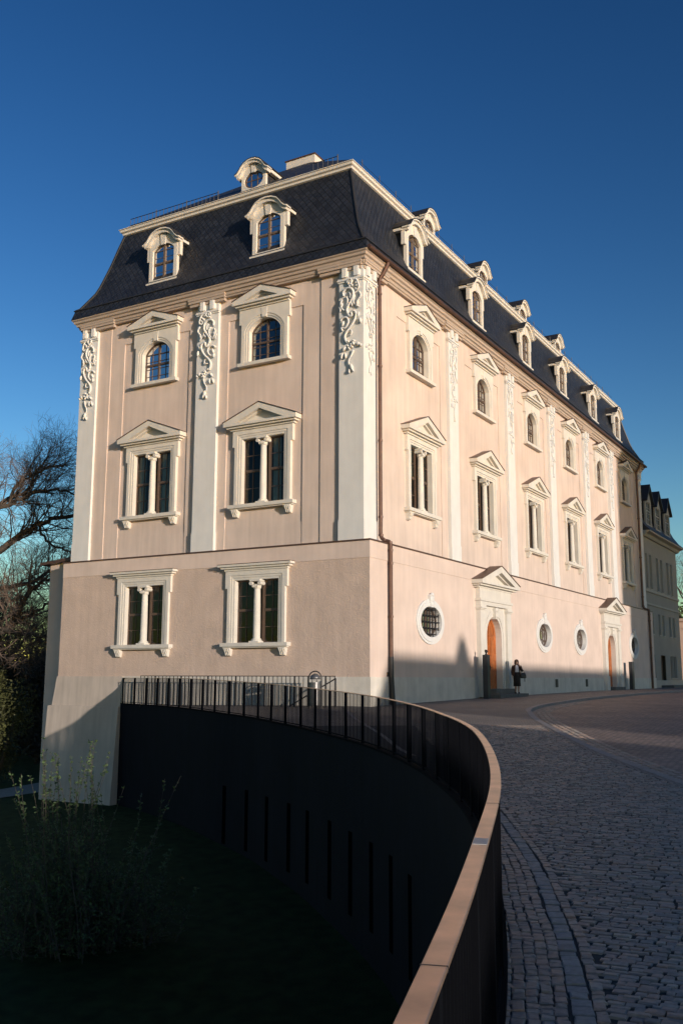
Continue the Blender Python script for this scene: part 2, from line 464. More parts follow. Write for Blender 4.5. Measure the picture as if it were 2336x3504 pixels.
# ---------------------------------------------------------------- ground, lawn, road, pavement
def lawn_z(X, Y):
    s, t = to_st(X, Y)
    return lerp_tab(s, [15, 21, 28, 34, 45], [-4.9, -4.6, -4.2, -3.95, -4.0])
g = MB(); g.add([(-1500, -1500, -6.0), (1500, -1500, -6.0), (1500, 1500, -6.0), (-1500, 1500, -6.0)], [(0, 1, 2, 3)])
tag(g.build('ground', M['lawn'], recalc=False), kind='structure')
rail_xy = [(p.x, p.y) for p in RAILC]
kerb_xy = [(p.x, p.y) for p in KERBC]
lawn_poly = rail_xy[::4] + [from_st(-14, -45), from_st(60, -60), from_st(130, -60), (70, 40), (30, 15.4), (0, 15.4)]
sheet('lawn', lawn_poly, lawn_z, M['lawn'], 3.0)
path_c = [Vector(p) for p in [(40, 26), (20, 23), (8, 20.5), (1.5, 18.9), (-4, 18.8), (-12, 20.5), (-30, 28)]]
path_c = resample(catmull(path_c), 1.0)
mb = MB(); L_, R_ = [], []
for i, p in enumerate(path_c):
    t = (path_c[min(i + 1, len(path_c) - 1)] - path_c[max(i - 1, 0)]).normalized(); n = Vector((-t.y, t.x))
    a, b = p + n * 1.2, p - n * 1.2
    L_.append((a.x, a.y, lawn_z(a.x, a.y) + .03)); R_.append((b.x, b.y, lawn_z(b.x, b.y) + .03))
mb.loft([L_, R_], closed=False, caps=False)
tag(mb.build('garden_path', M['gravel']), kind='structure')

pave_poly = rail_xy + kerb_xy[::-1] + [(90, 1.0), (1.0, 1.0), (1.0, 11.7)]
sheet('pavement', pave_poly, ground, M['pave'], 1.6)
road_poly = kerb_xy + [(-60, -60), (-60, -260), (500, -260), (500, -8)]
sheet('road', road_poly, lambda x, y: ground(x, y) - .10, M['road'], 5.0)

def offset_line(C, d):
    out = []
    for i, p in enumerate(C):
        t = (C[min(i + 1, len(C) - 1)] - C[max(i - 1, 0)]).normalized()
        out.append(p + Vector((-t.y, t.x)) * d)
    return out
# kerb: a real step of 0.1 m down to the road
mb = MB()
ins, outs = offset_line(KERBC, -.17), KERBC
prof = []
for a, b in zip(ins, outs):
    za, zb = ground(a.x, a.y), ground(b.x, b.y)
    prof.append([(a.x, a.y, za - .05), (a.x, a.y, za + .006), (b.x, b.y, zb + .006), (b.x, b.y, zb - .16)])
mb.loft(prof, closed=True)
tag(mb.build('kerb', M['kerb']), kind='structure')

rng = random.Random(7)
def sett(mb, c, u, l, w, z, h=.017, j=.3):
    """one stone: worn block with a shoulder; c centre, u direction of its length"""
    n = Vector((-u.y, u.x))
    def q(a, b, zz):
        k = rng.uniform(-1, 1) * .006; k2 = rng.uniform(-1, 1) * .006
        p = c + u * (a + k) + n * (b + k2)
        return (p.x, p.y, z + zz)
    a, b = l / 2, w / 2
    ih = h * rng.uniform(.75, 1.2); tilt = rng.uniform(-.003, .003)
    i1, i2 = .0015, .010
    vs = [q(-a, -b, -.012), q(a, -b, -.012), q(a, b, -.012), q(-a, b, -.012),
          q(-a + i1, -b + i1, ih * .78), q(a - i1, -b + i1, ih * .78), q(a - i1, b - i1, ih * .78), q(-a + i1, b - i1, ih * .78),
          q(-a + i2, -b + i2, ih + tilt), q(a - i2, -b + i2, ih + tilt), q(a - i2, b - i2, ih - tilt), q(-a + i2, b - i2, ih - tilt)]
    fs = [(0, 1, 5, 4), (1, 2, 6, 5), (2, 3, 7, 6), (3, 0, 4, 7), (4, 5, 9, 8), (5, 6, 10, 9), (6, 7, 11, 10), (7, 4, 8, 11), (8, 9, 10, 11)]
    mb.add(vs, fs)
def row_along(mb, C, d, l, w, gap, s0, s1, cond=None, **k):
    C2 = offset_line(C, d); acc = 0; nxt = l * rng.random()
    for a, b in zip(C2[:-1], C2[1:]):
        seg = (b - a).length
        while acc + seg >= nxt:
            p = a.lerp(b, (nxt - acc) / max(seg, 1e-6)); u = (b - a).normalized()
            ll = l * rng.uniform(.62, 1.3)
            wv = .010 * math.sin(acc * 2.1 + (nxt - acc) * 2.1) + rng.uniform(-.005, .005) if w < .1 else rng.uniform(-.005, .005)
            p = p + Vector((-u.y, u.x)) * wv; ww = w + rng.uniform(-.008, .006)
            s, t = to_st(p.x, p.y)
            if s0 < s < s1 and (cond is None or cond(s, t)):
                sett(mb, p, u, ll - gap, ww - gap, ground(p.x, p.y) + k.get('dz', 0))
            nxt += ll
        acc += seg
rail_t = sorted([(to_st(p.x, p.y)) for p in RAILC]); big_t = sorted([(to_st(p.x, p.y)) for p in BIGC]); kerb_t = sorted([to_st(p.x, p.y) for p in KERBC if to_st(p.x, p.y)[0] < 29])
def RT(s): return lerp_tab(s, [a for a, b in rail_t], [b for a, b in rail_t])
def BT(s): return max(lerp_tab(s, [a for a, b in big_t], [b for a, b in big_t]), RT(s) + .10)
def KT(s): return lerp_tab(s, [a for a, b in kerb_t], [b for a, b in kerb_t])
S_NEAR, S_FAR = 3.2, 27.0
mb = MB()
for k in range(12):
    row_along(mb, BIGC, -(.104 + k * .078), .10, .082, .007, S_NEAR, 15.0, cond=lambda s, t: t > RT(s) + .02)
row_along(mb, BIGC, .107, .10, .080, .007, S_NEAR, 16.0)
u0 = Vector(from_st(-math.sin(R(24)), math.cos(R(24)))) - Vector(from_st(0, 0)); v0 = Vector((-u0.y, u0.x))
o0 = Vector(from_st(10, 4))
b_ = -13.0
while b_ < 19:
    a_ = -13.0 + rng.random() * .2
    wob = rng.uniform(0, 6)
    while a_ < 13:
        ll = .094 * rng.uniform(.6, 1.35)
        p = o0 + u0 * a_ + v0 * (b_ + .05 * math.sin(a_ * .9 + b_ * .35) + .02 * math.sin(a_ * 3.1 + wob))
        s, t = to_st(p.x, p.y)
        if S_NEAR < s < S_FAR and BT(s) + (.150 if s < 16.3 else .1) < t < KT(s) - .34:
            a = .09 * math.cos(a_ * .9 + b_ * .35) * .5
            sett(mb, p, (u0 + v0 * a).normalized(), ll - .007, .074 - .006 + rng.uniform(-.007, .004), ground(p.x, p.y))
        a_ += ll
    b_ += .074
tag(mb.build('pavement_setts', M['sett'], recalc=False), kind='stuff')
mb = MB()
row_along(mb, BIGC, 0.0, .15, .122, .010, S_NEAR, 16.3)
tag(mb.build('large_edge_setts', M['bigsett'], recalc=False), kind='stuff')
jp = [from_st(s, RT(s) + .03) for s in np.arange(S_FAR, S_NEAR - .3, -.3)] + [from_st(s, KT(s) - .30) for s in np.arange(S_NEAR, S_FAR + .1, .3)]
sheet('pavement_joints', jp, lambda x, y: ground(x, y) + .004, M['joint'], .8)
mb = MB()
for k in range(4):
    row_along(mb, KERBC, .10 + k * .155, .19, .145, .028, 8, 42, dz=-.10)
tag(mb.build('gutter_setts', M['sett'], recalc=False), kind='stuff')
# pale drain strip let into the pavement
dl = resample(catmull([Vector(p) for p in [(-.5, .75), (-2.6, -.55), (-5.25, -2.35), (-9.1, -5.22), (-12.0, -7.2), (-13.5, -8.4)]]), .5)
mb = MB(); A_, B_l = offset_line(dl, -.05), offset_line(dl, .05)
mb.loft([[(p.x, p.y, ground(p.x, p.y) + .012) for p in A_], [(p.x, p.y, ground(p.x, p.y) + .012) for p in B_l]], closed=False, caps=False)
tag(mb.build('drain_strip', M['kerb']), kind='structure')

# ---------------------------------------------------------------- curved retaining wall and its railing
wall = empty('retaining_wall', 'tall dark blue curved retaining wall with narrow slots above the lawn', 'wall', (0, 11.74, lawn_z(0, 11.7)))
IW = Matrix.Translation(-Vector(wall.location))
inner = offset_line(RAILC, .05); outer = offset_line(RAILC, -.055)
mb = MB(); rings = []
for a, b in zip(inner, outer):
    zt = ground(a.x, a.y) + .02; zb = -6.0
    rings.append([(a.x, a.y, zt), (a.x, a.y, zb), (b.x, b.y, zb), (b.x, b.y, zt)][::-1])
def wallring(i):
    a, b = RAILC[i], RAILC[i]
    return a
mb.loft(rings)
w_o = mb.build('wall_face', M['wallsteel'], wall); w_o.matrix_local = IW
# a thin drip edge along the top, towards the garden
mb = MB(); g1, g2 = offset_line(RAILC, -.075), offset_line(RAILC, .05)
mb.loft([[(b.x, b.y, ground(b.x, b.y) + .022), (b.x, b.y, ground(b.x, b.y) + .06), (a.x, a.y, ground(a.x, a.y) + .06), (a.x, a.y, ground(a.x, a.y) + .022)] for a, b in zip(g1, g2)])
e_o = mb.build('coping', M['steel_blue'], wall); e_o.matrix_local = IW
SLOTS = [(36.88, -.1066), (35.64, -.111), (34.47, -.1174), (33.27, -.1239), (32.07, -.131), (30.85, -.1407), (29.7, -.1511), (28.53, -.1613), (27.42, -.1736), (26.32, -.1918)]
for a_, sl in SLOTS:
    th = R(a_); best = None
    for i, p in enumerate(outer[:-1]):
        d = Vector((p.x - CAM.x, p.y - CAM.y)); an = math.atan2(d.y, d.x)
        if 14 < to_st(p.x, p.y)[0] < 40 and (best is None or abs(an - th) < best[0]): best = (abs(an - th), i, d.length)
    i = best[1]; p = outer[i]; t = (outer[i + 1] - outer[i - 1]).normalized(); n = Vector((-t.y, t.x))
    ztop = CAM.z + sl * best[2]
    mb = MB()
    h_ = 1.75
    q = [p - t * .115 - n * .012, p + t * .115 - n * .012, p + t * .115 + n * .05, p - t * .115 + n * .05]
    mb.loft([[(v.x, v.y, ztop - h_) for v in q], [(v.x, v.y, ztop) for v in q]])
    so = mb.build('slot', M['black'], wall); so.matrix_local = IW

H_R = 1.10
rail = empty('curved_railing', 'long curved steel railing with broad bronze handrail above the dark retaining wall', 'railing', (0, 11.74, ground(0, 11.7)))
IR = Matrix.Translation(-Vector(rail.location))
mb = MB(); a1, a2 = offset_line(RAILC, -.036), offset_line(RAILC, .036)
rg = []
for a, b in zip(a1, a2):
    za, zb = ground(a.x, a.y) + H_R, ground(b.x, b.y) + H_R
    rg.append([(a.x, a.y, za - .014), (b.x, b.y, zb - .014), (b.x, b.y, zb), (a.x, a.y, za)])
mb.loft(rg)
o = mb.build('handrail', M['rail'], rail, bevel=.004); o.matrix_local = IR
mb = MB(); a1, a2 = offset_line(RAILC, -.02), offset_line(RAILC, .02)
mb.loft([[(a.x, a.y, ground(a.x, a.y) + .085), (b.x, b.y, ground(a.x, a.y) + .085), (b.x, b.y, ground(a.x, a.y) + .11), (a.x, a.y, ground(a.x, a.y) + .11)] for a, b in zip(a1, a2)])
o = mb.build('bottom_bar', M['steel_blue'], rail); o.matrix_local = IR
FINE = resample(RAILC, .1)
def bar(mb, p, t, hw, hd, z0, z1):
    n = Vector((-t.y, t.x))
    q = [p - t * hw - n * hd, p + t * hw - n * hd, p + t * hw + n * hd, p - t * hw + n * hd]
    mb.loft([[(v.x, v.y, z0) for v in q], [(v.x, v.y, z1) for v in q]])
bal = []
for i, p in enumerate(FINE):
    if i == 0 or i == len(FINE) - 1: t = (FINE[1] - FINE[0]).normalized() if i == 0 else (FINE[-1] - FINE[-2]).normalized()
    else: t = (FINE[i + 1] - FINE[i - 1]).normalized()
    z = ground(p.x, p.y)
    s, tt = to_st(p.x, p.y)
    if i % 12 == 1:
        mb = MB(); bar(mb, p, t, .035, .03, z - .05, z + H_R - .015)
        o = mb.build('post', M['steel_blue'], rail); o.matrix_local = IR
    else:
        bal.append((s, p, t, z))
vis = [b for b in bal if 9.0 < b[0] < 20.5]; rest = [b for b in bal if not (9.0 < b[0] < 20.5)]
vis.sort(key=lambda b: b[0]); rest += vis[100:]; vis = vis[:100]
for s, p, t, z in vis:
    mb = MB(); bar(mb, p, t, .006, .007, z + .1, z + H_R - .015)
    o = mb.build('baluster', M['steel_blue'], rail); o.matrix_local = IR
mb = MB()
for s, p, t, z in rest: bar(mb, p, t, .006, .007, z + .1, z + H_R - .015)
o = mb.build('baluster_row', M['steel_blue'], rail); o.matrix_local = IR; tag(o, kind='stuff')
# butt joints between the lengths of handrail
for sj in (2.75, 5.6, 8.6, 11.6, 14.6):
    i = min(range(len(RAILC)), key=lambda k: abs(to_st(RAILC[k].x, RAILC[k].y)[0] - sj)); p = RAILC[i]; t = (RAILC[i + 1] - RAILC[i - 1]).normalized(); n = Vector((-t.y, t.x))
    mb = MB(); q = [p - t * .0022 - n * .037, p + t * .0022 - n * .037, p + t * .0022 + n * .037, p - t * .0022 + n * .037]
    mb.loft([[(v.x, v.y, ground(v.x, v.y) + H_R - .016) for v in q], [(v.x, v.y, ground(v.x, v.y) + H_R + .001) for v in q]])
    o = mb.build('rail_joint', M['iron'], rail); o.matrix_local = IR
# small pale plate let into the handrail
i = min(range(len(RAILC)), key=lambda k: abs(to_st(RAILC[k].x, RAILC[k].y)[0] - 4.28)); p = RAILC[i]; t = (RAILC[i + 1] - RAILC[i - 1]).normalized(); n = Vector((-t.y, t.x))
mb = MB(); zz = ground(p.x, p.y) + H_R
q = [p - t * .075 - n * .031, p + t * .075 - n * .031, p + t * .075 + n * .031, p - t * .075 + n * .031]
mb.loft([[(v.x, v.y, ground(v.x, v.y) + H_R - .002) for v in q], [(v.x, v.y, ground(v.x, v.y) + H_R + .003) for v in q]])
o = mb.build('inlaid_plate', M['plate'], rail); o.matrix_local = IR

# ================================================================ the library-like baroque house
def plate(mb, outer, holes, y0, y1, back=True):
    """polygon (x,z) with holes, extruded along y"""
    loops = [list(outer)] + [list(h) for h in holes]
    tris = geometry.tessellate_polygon([[Vector((p[0], p[1], 0)) for p in l] for l in loops])
    flat = [p for l in loops for p in l]; n = len(flat)
    vs = [(p[0], y0, p[1]) for p in flat]; fs = [tuple(t) for t in tris]
    if back:
        vs += [(p[0], y1, p[1]) for p in flat]; fs += [tuple(i + n for i in t) for t in tris]
        k = 0
        for l in loops:
            m = len(l)
            for i in range(m):
                fs.append((k + i, k + (i + 1) % m, k + (i + 1) % m + n, k + i + n))
            k += m
    mb.add(vs, fs)
def rect(x0, x1, z0, z1): return [(x0, z0), (x1, z0), (x1, z1), (x0, z1)]
def arch(hw, z0, zs, rise, n=14):
    """straight jambs to zs, then a segmental or round head"""
    pts = [(-hw, z0), (hw, z0), (hw, zs)]
    r_ = (hw * hw + rise * rise) / (2 * rise); cz = zs + rise - r_; a = math.asin(min(1, hw / r_))
    if rise > hw: a = math.pi / 2
    for k in range(1, n):
        th = a - 2 * a * k / n
        pts.append((r_ * math.sin(th), cz + r_ * math.cos(th)))
    return pts + [(-hw, zs)]
def ellipse(cx, cz, a, b, n=28): return [(cx + a * math.cos(2 * math.pi * k / n), cz + b * math.sin(2 * math.pi * k / n)) for k in range(n)]

X1, Y1 = 45.3, 15.5
house = empty('baroque_house', 'tall pink baroque house with white pilasters, slate mansard roof and rows of dormers', 'building')

L_BAYS = [5.03, 10.83]; L_GROUND = [4.97, 10.69]
R_BAYS = [5.45, 12.64, 19.85, 26.8, 33.7, 40.3]
DOORS = [11.95, 32.62]; OCULI = [5.1, 19.4, 26.0, 38.9]

# --- upper wall: gable end at x .35, long front at y .50, with raised flat strips
def wall_L(mb, outer, holes, x):
    m2 = MB(); plate(m2, outer, holes, 0, 0, back=False)
    mb.add([(x, p[0], p[2]) for p in m2.v], m2.f)
def wall_R(mb, outer, holes, y):
    m2 = MB(); plate(m2, outer, holes, 0, 0, back=False)
    mb.add([(p[0], y, p[2]) for p in m2.v], m2.f)
mb = MB()
hl = []
for c in L_BAYS:
    hl += [rect(c - .80, c + .80, 13.90, 15.86), rect(c - 1.06, c + 1.06, 7.98, 10.76)]
hr = []
for c in R_BAYS:
    hr += [rect(c - .80, c + .80, 13.90, 15.86), rect(c - 1.06, c + 1.06, 7.98, 10.76)]
wall_L(mb, rect(.5, 15.2, 6.15, 17.3), hl, .39)
wall_R(mb, rect(.35, 45.1, 6.15, 17.3), hr, .54)
mb.add([(45.1, .5, 6.15), (45.1, 15.2, 6.15), (45.1, 15.2, 17.3), (45.1, .5, 17.3), (.35, 15.2, 6.15), (.35, 15.2, 17.3)], [(0, 1, 2, 3), (1, 4, 5, 2)])
house_wall = mb.build('wall', M['pink'], house)
# raised strips beside the panels, with the low step at their foot
mb = MB()
def strip_L(ya, yb, proj, z0=6.2, z1=17.0): mb.box(.39 - proj, .388, ya, yb, z0, z1)
def strip_R(xa, xb, proj, z0=6.2, z1=17.0): mb.box(xa, xb, .54 - proj, .538, z0, z1)
for ya, yb in ((1.43, 2.33), (13.52, 14.26)): strip_L(ya, yb, .085)
for ya, yb in ((2.33, 3.17), (6.90, 7.33), (8.47, 8.98), (12.72, 13.52)): strip_L(ya, yb, .045)
for ya, yb in ((3.17, 6.90), (8.98, 12.72)):
    strip_L(ya, yb, .045, 15.96, 17.0); strip_L(ya, yb, .022, 6.2, 7.11)
R_PIL = [8.77, 16.2, 23.13, 30.2, 36.3]
edges = [1.2] + [v for p in R_PIL for v in (p - .53, p + .53)] + [43.9]
for k in range(6):
    a, b = edges[2 * k], edges[2 * k + 1]; c = R_BAYS[k]
    la, rb = max(a, c - 2.15), min(b, c + 2.15)
    if la - a > .05: strip_R(a, la, .035)
    if b - rb > .05: strip_R(rb, b, .035)
    strip_R(la, rb, .035, 15.96, 17.0)
house_strips = mb.build('wall_panel', M['pink'], house)

# --- ground floor
mb = MB()
wall_L(mb, rect(.0, 15.5, 1.1, 5.5), [rect(c - 1.06, c + 1.06, 2.42, 4.98) for c in L_GROUND], 0.0)
mb.add([(0, 15.5, -6), (0, 15.5, 6.15), (1.2, 15.5, 6.15), (1.2, 15.5, -6)], [(0, 1, 2, 3)])
mb.build('roughcast_wall', M['pink_rough'], house)
mb = MB()
holes = [ellipse(c, 3.4, 1.02, .65) for c in OCULI] + [arch(.95, .55, 3.05, .93) [0:] for c in []]
holes += [[(x + c, z) for x, z in arch(.96, .6, 3.05, .94)] for c in DOORS]
wall_R(mb, rect(0, 45.2, .2, 5.5), holes, 0.0)
mb.add([(45.2, 0, 0), (45.2, 15.5, 0), (45.2, 15.5, 6.15), (45.2, 0, 6.15), (1.2, 15.5, 0), (1.2, 15.5, 6.15)], [(0, 1, 2, 3), (1, 4, 5, 2)])
mb.build('ground_floor_wall', M['pink_low'], house)
# smooth band under the ledge, 20 mm proud, then the ledge with its metal drip
mb = MB(); mb.box(-.02, .6, .0, 15.5, 5.5, 6.13); mb.box(.0, 45.2, -.02, .5, 5.5, 6.13)
mb.box(-.02, .0, -.02, .0, 5.5, 6.13)
mb.build('band', M['pink_low'], house)
mb = MB(); mb.box(-.065, .6, -.065, 15.55, 6.132, 6.185); mb.box(.6, 45.2, -.065, .6, 6.132, 6.185)
mb.build('ledge', M['copper'], house)
# --- plinth
mb = MB()
mb.box(-.05, .3, -.05, 11.74, -.6, 1.18)
xs = [0.301] + [v for c in DOORS for v in (c - 1.94, c + 1.94)] + [45.2]
for k in range(0, len(xs), 2): mb.box(xs[k], xs[k + 1], -.05, .3, -.3, 1.17)
mb.build('plinth', M['plinth'], house)
mb = MB()   # battered foot where the ground drops away to the garden
def ringL(x, ya, yb, z): return [(x, ya, z), (x, yb, z), (1.0, yb, z), (1.0, ya, z)]
mb.loft([ringL(-.05, 11.742, 15.52, 1.18), ringL(-.10, 11.742, 15.70, -.06)])
mb.loft([ringL(-.20, 11.742, 15.84, -.062), ringL(-.62, 11.742, 15.78, -6.0)])
mb.build('battered_foot', M['battered'], house)

# --- rooms behind the glass
mb = MB()
for z in (1.3, 6.8, 12.9, 17.4): mb.box(.9, 44.5, .9, 15.0, z, z + .2)
mb.box(4.8, 5.0, 4.8, 15.0, 1.3, 17.3); mb.box(4.8, 44.0, 4.6, 4.8, 1.3, 17.3)
for x in (8.9, 16.3, 23.2, 30.3, 36.5): mb.box(x, x + .2, .9, 4.6, 1.3, 17.3)
mb.box(.9, 4.8, 7.8, 8.0, 1.3, 17.3)
mb.build('room_walls', M['inside'], house)

# --- pilasters with capital blocks and stucco garlands
def garland(mb, mx=1.0, seed=0, sx=1.0, sz=1.0, dz=0.0):
    rr = random.Random(seed)
    def T(px, py): return ((px - 1230) / 215 * mx * sx, -(py - 50) / 236 * sz)
    def cur(pts, r0, r1):
        P = [Vector((*T(*p), 0)) for p in pts]
        C = catmull(P, 4); n = len(C)
        mb.tube([(c.x, -.05 - .03 * math.sin(math.pi * i / n), c.y + dz) for i, c in enumerate(C)], [r0 + (r1 - r0) * i / (n - 1) for i in range(n)], 5)
    def leaf(px, py, w, h, a):
        x, z = T(px, py); a = a * mx
        rot = Matrix.Rotation(a, 3, 'Y')
        mb.blob((x, -.06, z + dz), (w * sx, .07, h * sz), 6, 4, rot)
    cur([(1195, 90), (1200, 62), (1228, 52), (1246, 78), (1222, 104), (1205, 95)], .035, .05)
    cur([(1250, 62), (1284, 66), (1304, 108), (1312, 150), (1290, 168), (1276, 150)], .05, .035)
    cur([(1165, 205), (1160, 170), (1190, 138), (1230, 142), (1256, 178), (1256, 230), (1238, 268), (1212, 305), (1195, 345), (1206, 382)], .05, .06)
    cur([(1150, 235), (1138, 280), (1152, 325), (1172, 345)], .04, .03)
    cur([(1190, 215), (1206, 255), (1198, 300), (1180, 330)], .045, .03)
    cur([(1215, 180), (1232, 205), (1226, 240)], .04, .03)
    cur([(1122, 300), (1136, 335), (1130, 352)], .035, .025)
    cur([(1308, 185), (1328, 235), (1294, 285), (1290, 320), (1312, 336)], .045, .035)
    cur([(1268, 215), (1258, 270), (1272, 310)], .04, .03)
    cur([(1206, 382), (1222, 410), (1244, 404), (1240, 378), (1262, 368), (1284, 396), (1278, 440), (1246, 500), (1206, 545), (1180, 590), (1182, 630), (1200, 662)], .05, .055)
    cur([(1132, 440), (1160, 415), (1198, 422), (1214, 460), (1198, 500), (1172, 520), (1160, 505)], .05, .04)
    cur([(1206, 552), (1232, 545), (1246, 566), (1234, 592), (1210, 590)], .035, .03)
    cur([(1256, 740), (1240, 790), (1216, 836), (1222, 880)], .045, .03)
    for px, py, w, h, a in [(1305, 410, .05, .12, .3), (1322, 470, .06, .13, -.2), (1160, 470, .06, .12, .3), (1150, 520, .05, .10, -.2), (1150, 290, .04, .1, .4),
                            (1300, 690, .10, .08, .4), (1325, 705, .06, .06, 0), (1172, 715, .06, .12, .7), (1150, 780, .05, .13, .3), (1185, 780, .045, .12, 0),
                            (1240, 900, .075, .16, -.3), (1220, 935, .04, .09, .1), (1250, 925, .04, .10, -.5), (1296, 300, .05, .12, .2), (1245, 300, .04, .08, .1)]:
        leaf(px, py, w, h, a)
    for k in range(11):
        leaf(1205 + rr.random() * 65, 650 + rr.random() * 75, .045, .045, 0)
    for k in range(9):
        leaf(1190 + rr.random() * 100, 75 + rr.random() * 60, .045, .05, rr.random())
def make_pilaster(name, w, mw, mx, seed, depth=.24, gd=1.0, gs=1.0):
    mb = MB(); h = w / 2
    mb.box(-h, h, 0, depth, 6.19, 16.98)
    mb.box(-h - .018, h + .018, -.022, depth, 6.188, 7.0)
    for zz, pr in ((16.40, .05), (16.46, .09), (16.52, .06)): mb.box(-h - pr * .6, h + pr * .6, -pr, .02, zz, zz + .058)
    for x in (-.26, .26):
        mb.box(x - .13, x + .13, -.10, .02, 16.60, 16.979); mb.box(x - .09, x + .09, -.13, .02, 16.58, 16.97)
    o = mb.build('pilaster', M['white'], house); o.matrix_local = mw
    g_ = MB(); garland(g_, mx, seed, w / 1.06 * gs, 1.0, 16.50)
    g_.v = [(p[0], p[1] * gd, p[2]) for p in g_.v]
    go = g_.build('stucco_garland', M['white'], o, smooth=True)
    return o
make_pilaster('p', 1.08, Lm(.89, .19), 1, 1)
make_pilaster('p', 1.12, Lm(7.90, .19), -1, 2)
make_pilaster('p', 1.00, Lm(14.75, .19), -1, 3)
make_pilaster('p', .94, Rm(.72, .36), -1, 4, gs=.9, gd=.6)
for k, x in enumerate(R_PIL): make_pilaster('p', 1.03, Rm(x, .36), (-1) ** k, 5 + k, gs=.85, gd=.45)
make_pilaster('p', 1.1, Rm(44.5, .36), 1, 11, gs=.85, gd=.45)
mb = MB(); mb.box(.2005, .42, .3605, .57, 6.19, 16.98); mb.build('corner_block', M['white'], house)

# --- cornices swept round the eaves and round the mansard break
def sweep(prof, name, m, x1=X1, y1=Y1, dy=.18):
    """profile of (inset, z), closed, swept round the four sides of the house"""
    mb = MB(); n = len(prof)
    cs = [lambda i: (i, i + dy), lambda i: (x1 - i, i + dy), lambda i: (x1 - i, y1 - i), lambda i: (i, y1 - i)]
    for k in range(4):
        a, b = cs[k], cs[(k + 1) % 4]
        o = len(mb.v)
        mb.v += [(*a(i), z) for i, z in prof] + [(*b(i), z) for i, z in prof]
        mb.f += [(o + j, o + (j + 1) % n, o + n + (j + 1) % n, o + n + j) for j in range(n)]
    return mb.build(name, m, house)
sweep([(.45, 16.985), (.17, 16.985), (.15, 17.05), (.11, 17.07), (.09, 17.17), (.02, 17.20), (.0, 17.29), (-.07, 17.33), (-.09, 17.42), (-.15, 17.46), (-.165, 17.535), (.45, 17.535)], 'eaves_cornice', M['tan'])
def piece_L(mb, ya, yb):
    mb.box(.115, .30, ya, yb, 16.86, 16.982); mb.box(.055, .2, ya - .04, yb + .04, 16.987, 17.10); mb.box(.03, .11, ya - .06, yb + .06, 17.102, 17.20)
def piece_R(mb, xa, xb):
    mb.box(xa, xb, .295, .48, 16.86, 16.982); mb.box(xa - .04, xb + .04, .235, .38, 16.987, 17.10); mb.box(xa - .06, xb + .06, .21, .29, 17.102, 17.20)
mb = MB(); piece_L(mb, .42, 2.3); piece_R(mb, .2, 2.1); mb.build('cornice_break', M['tan'], house)
for ya, yb in ((7.0, 8.85), (13.25, 15.2)):
    mb = MB(); piece_L(mb, ya, yb); mb.build('cornice_break', M['tan'], house)
for xa, xb in [(x - .95, x + .95) for x in R_PIL] + [(43.6, 45.0)]:
    mb = MB(); piece_R(mb, xa, xb); mb.build('cornice_break', M['tan'], house)
sweep([(1.60, 21.88), (1.45, 21.88), (1.44, 21.96), (1.37, 21.99), (1.36, 22.08), (1.28, 22.12), (1.26, 22.22), (1.22, 22.235), (1.22, 22.262), (1.7, 22.262)], 'mansard_cornice', M['cream'])

def roof_mesh(profiles, name, m, x1=X1, y1=Y1, dy=.18, extra=None):
    vs, fs, uvs = [], [], []
    cs = [lambda i: (i, i + dy), lambda i: (x1 - i, i + dy), lambda i: (x1 - i, y1 - i), lambda i: (i, y1 - i)]
    for prof in profiles:
        vlen = 0.0
        for (i0, z0), (i1, z1) in zip(prof[:-1], prof[1:]):
            dl = math.hypot(i1 - i0, z1 - z0)
            for k in range(4):
                a, b = cs[k], cs[(k + 1) % 4]
                q = [(*a(i0), z0), (*b(i0), z0), (*b(i1), z1), (*a(i1), z1)]
                ax = 0 if k % 2 == 0 else 1
                o = len(vs); vs += q; fs.append((o, o + 1, o + 2, o + 3))
                uvs += [(q[0][ax], vlen), (q[1][ax], vlen), (q[2][ax], vlen + dl), (q[3][ax], vlen + dl)]
            vlen += dl
    if extra: 
        for q, uv in extra:
            o = len(vs); vs += q; fs.append(tuple(range(o, o + len(q)))); uvs += uv
    me = bpy.data.meshes.new(name); me.from_pydata(vs, [], fs)
    ul = me.uv_layers.new(name='UVMap')
    for l in me.loops: ul.data[l.index].uv = uvs[l.vertex_index]
    me.materials.append(m)
    ob = bpy.data.objects.new(name, me); col.objects.link(ob); ob.parent = house
    return ob
MANS = [(-.05, 17.95), (.10, 18.06), (.24, 18.30), (.40, 18.58), (.58, 18.90), (.70, 19.22), (.82, 19.62), (.93, 20.0), (1.03, 20.35), (1.13, 20.75), (1.24, 21.2), (1.44, 21.96)]
hz, hx = 27.15, 7.75
a0, b0 = (1.25, 1.43, 22.264), (X1 - 1.25, 1.43, 22.264); c0, d0 = (X1 - 1.25, Y1 - 1.25, 22.264), (1.25, Y1 - 1.25, 22.264)
e0, f0 = (hx, 7.84, hz), (X1 - hx, 7.84, hz)
sl = 8.1
extra = [([a0, b0, f0, e0], [(a0[0], 0), (b0[0], 0), (f0[0], sl), (e0[0], sl)]), ([b0, c0, f0], [(0, 0), (12.8, 0), (6.4, sl)]),
         ([c0, d0, e0, f0], [(c0[0], 0), (d0[0], 0), (e0[0], sl), (f0[0], sl)]), ([d0, a0, e0], [(0, 0), (12.8, 0), (6.4, sl)])]
roof = roof_mesh([[(-.175, 17.50), (-.05, 17.95)], MANS], 'slate_roof', M['slate'], extra=extra)
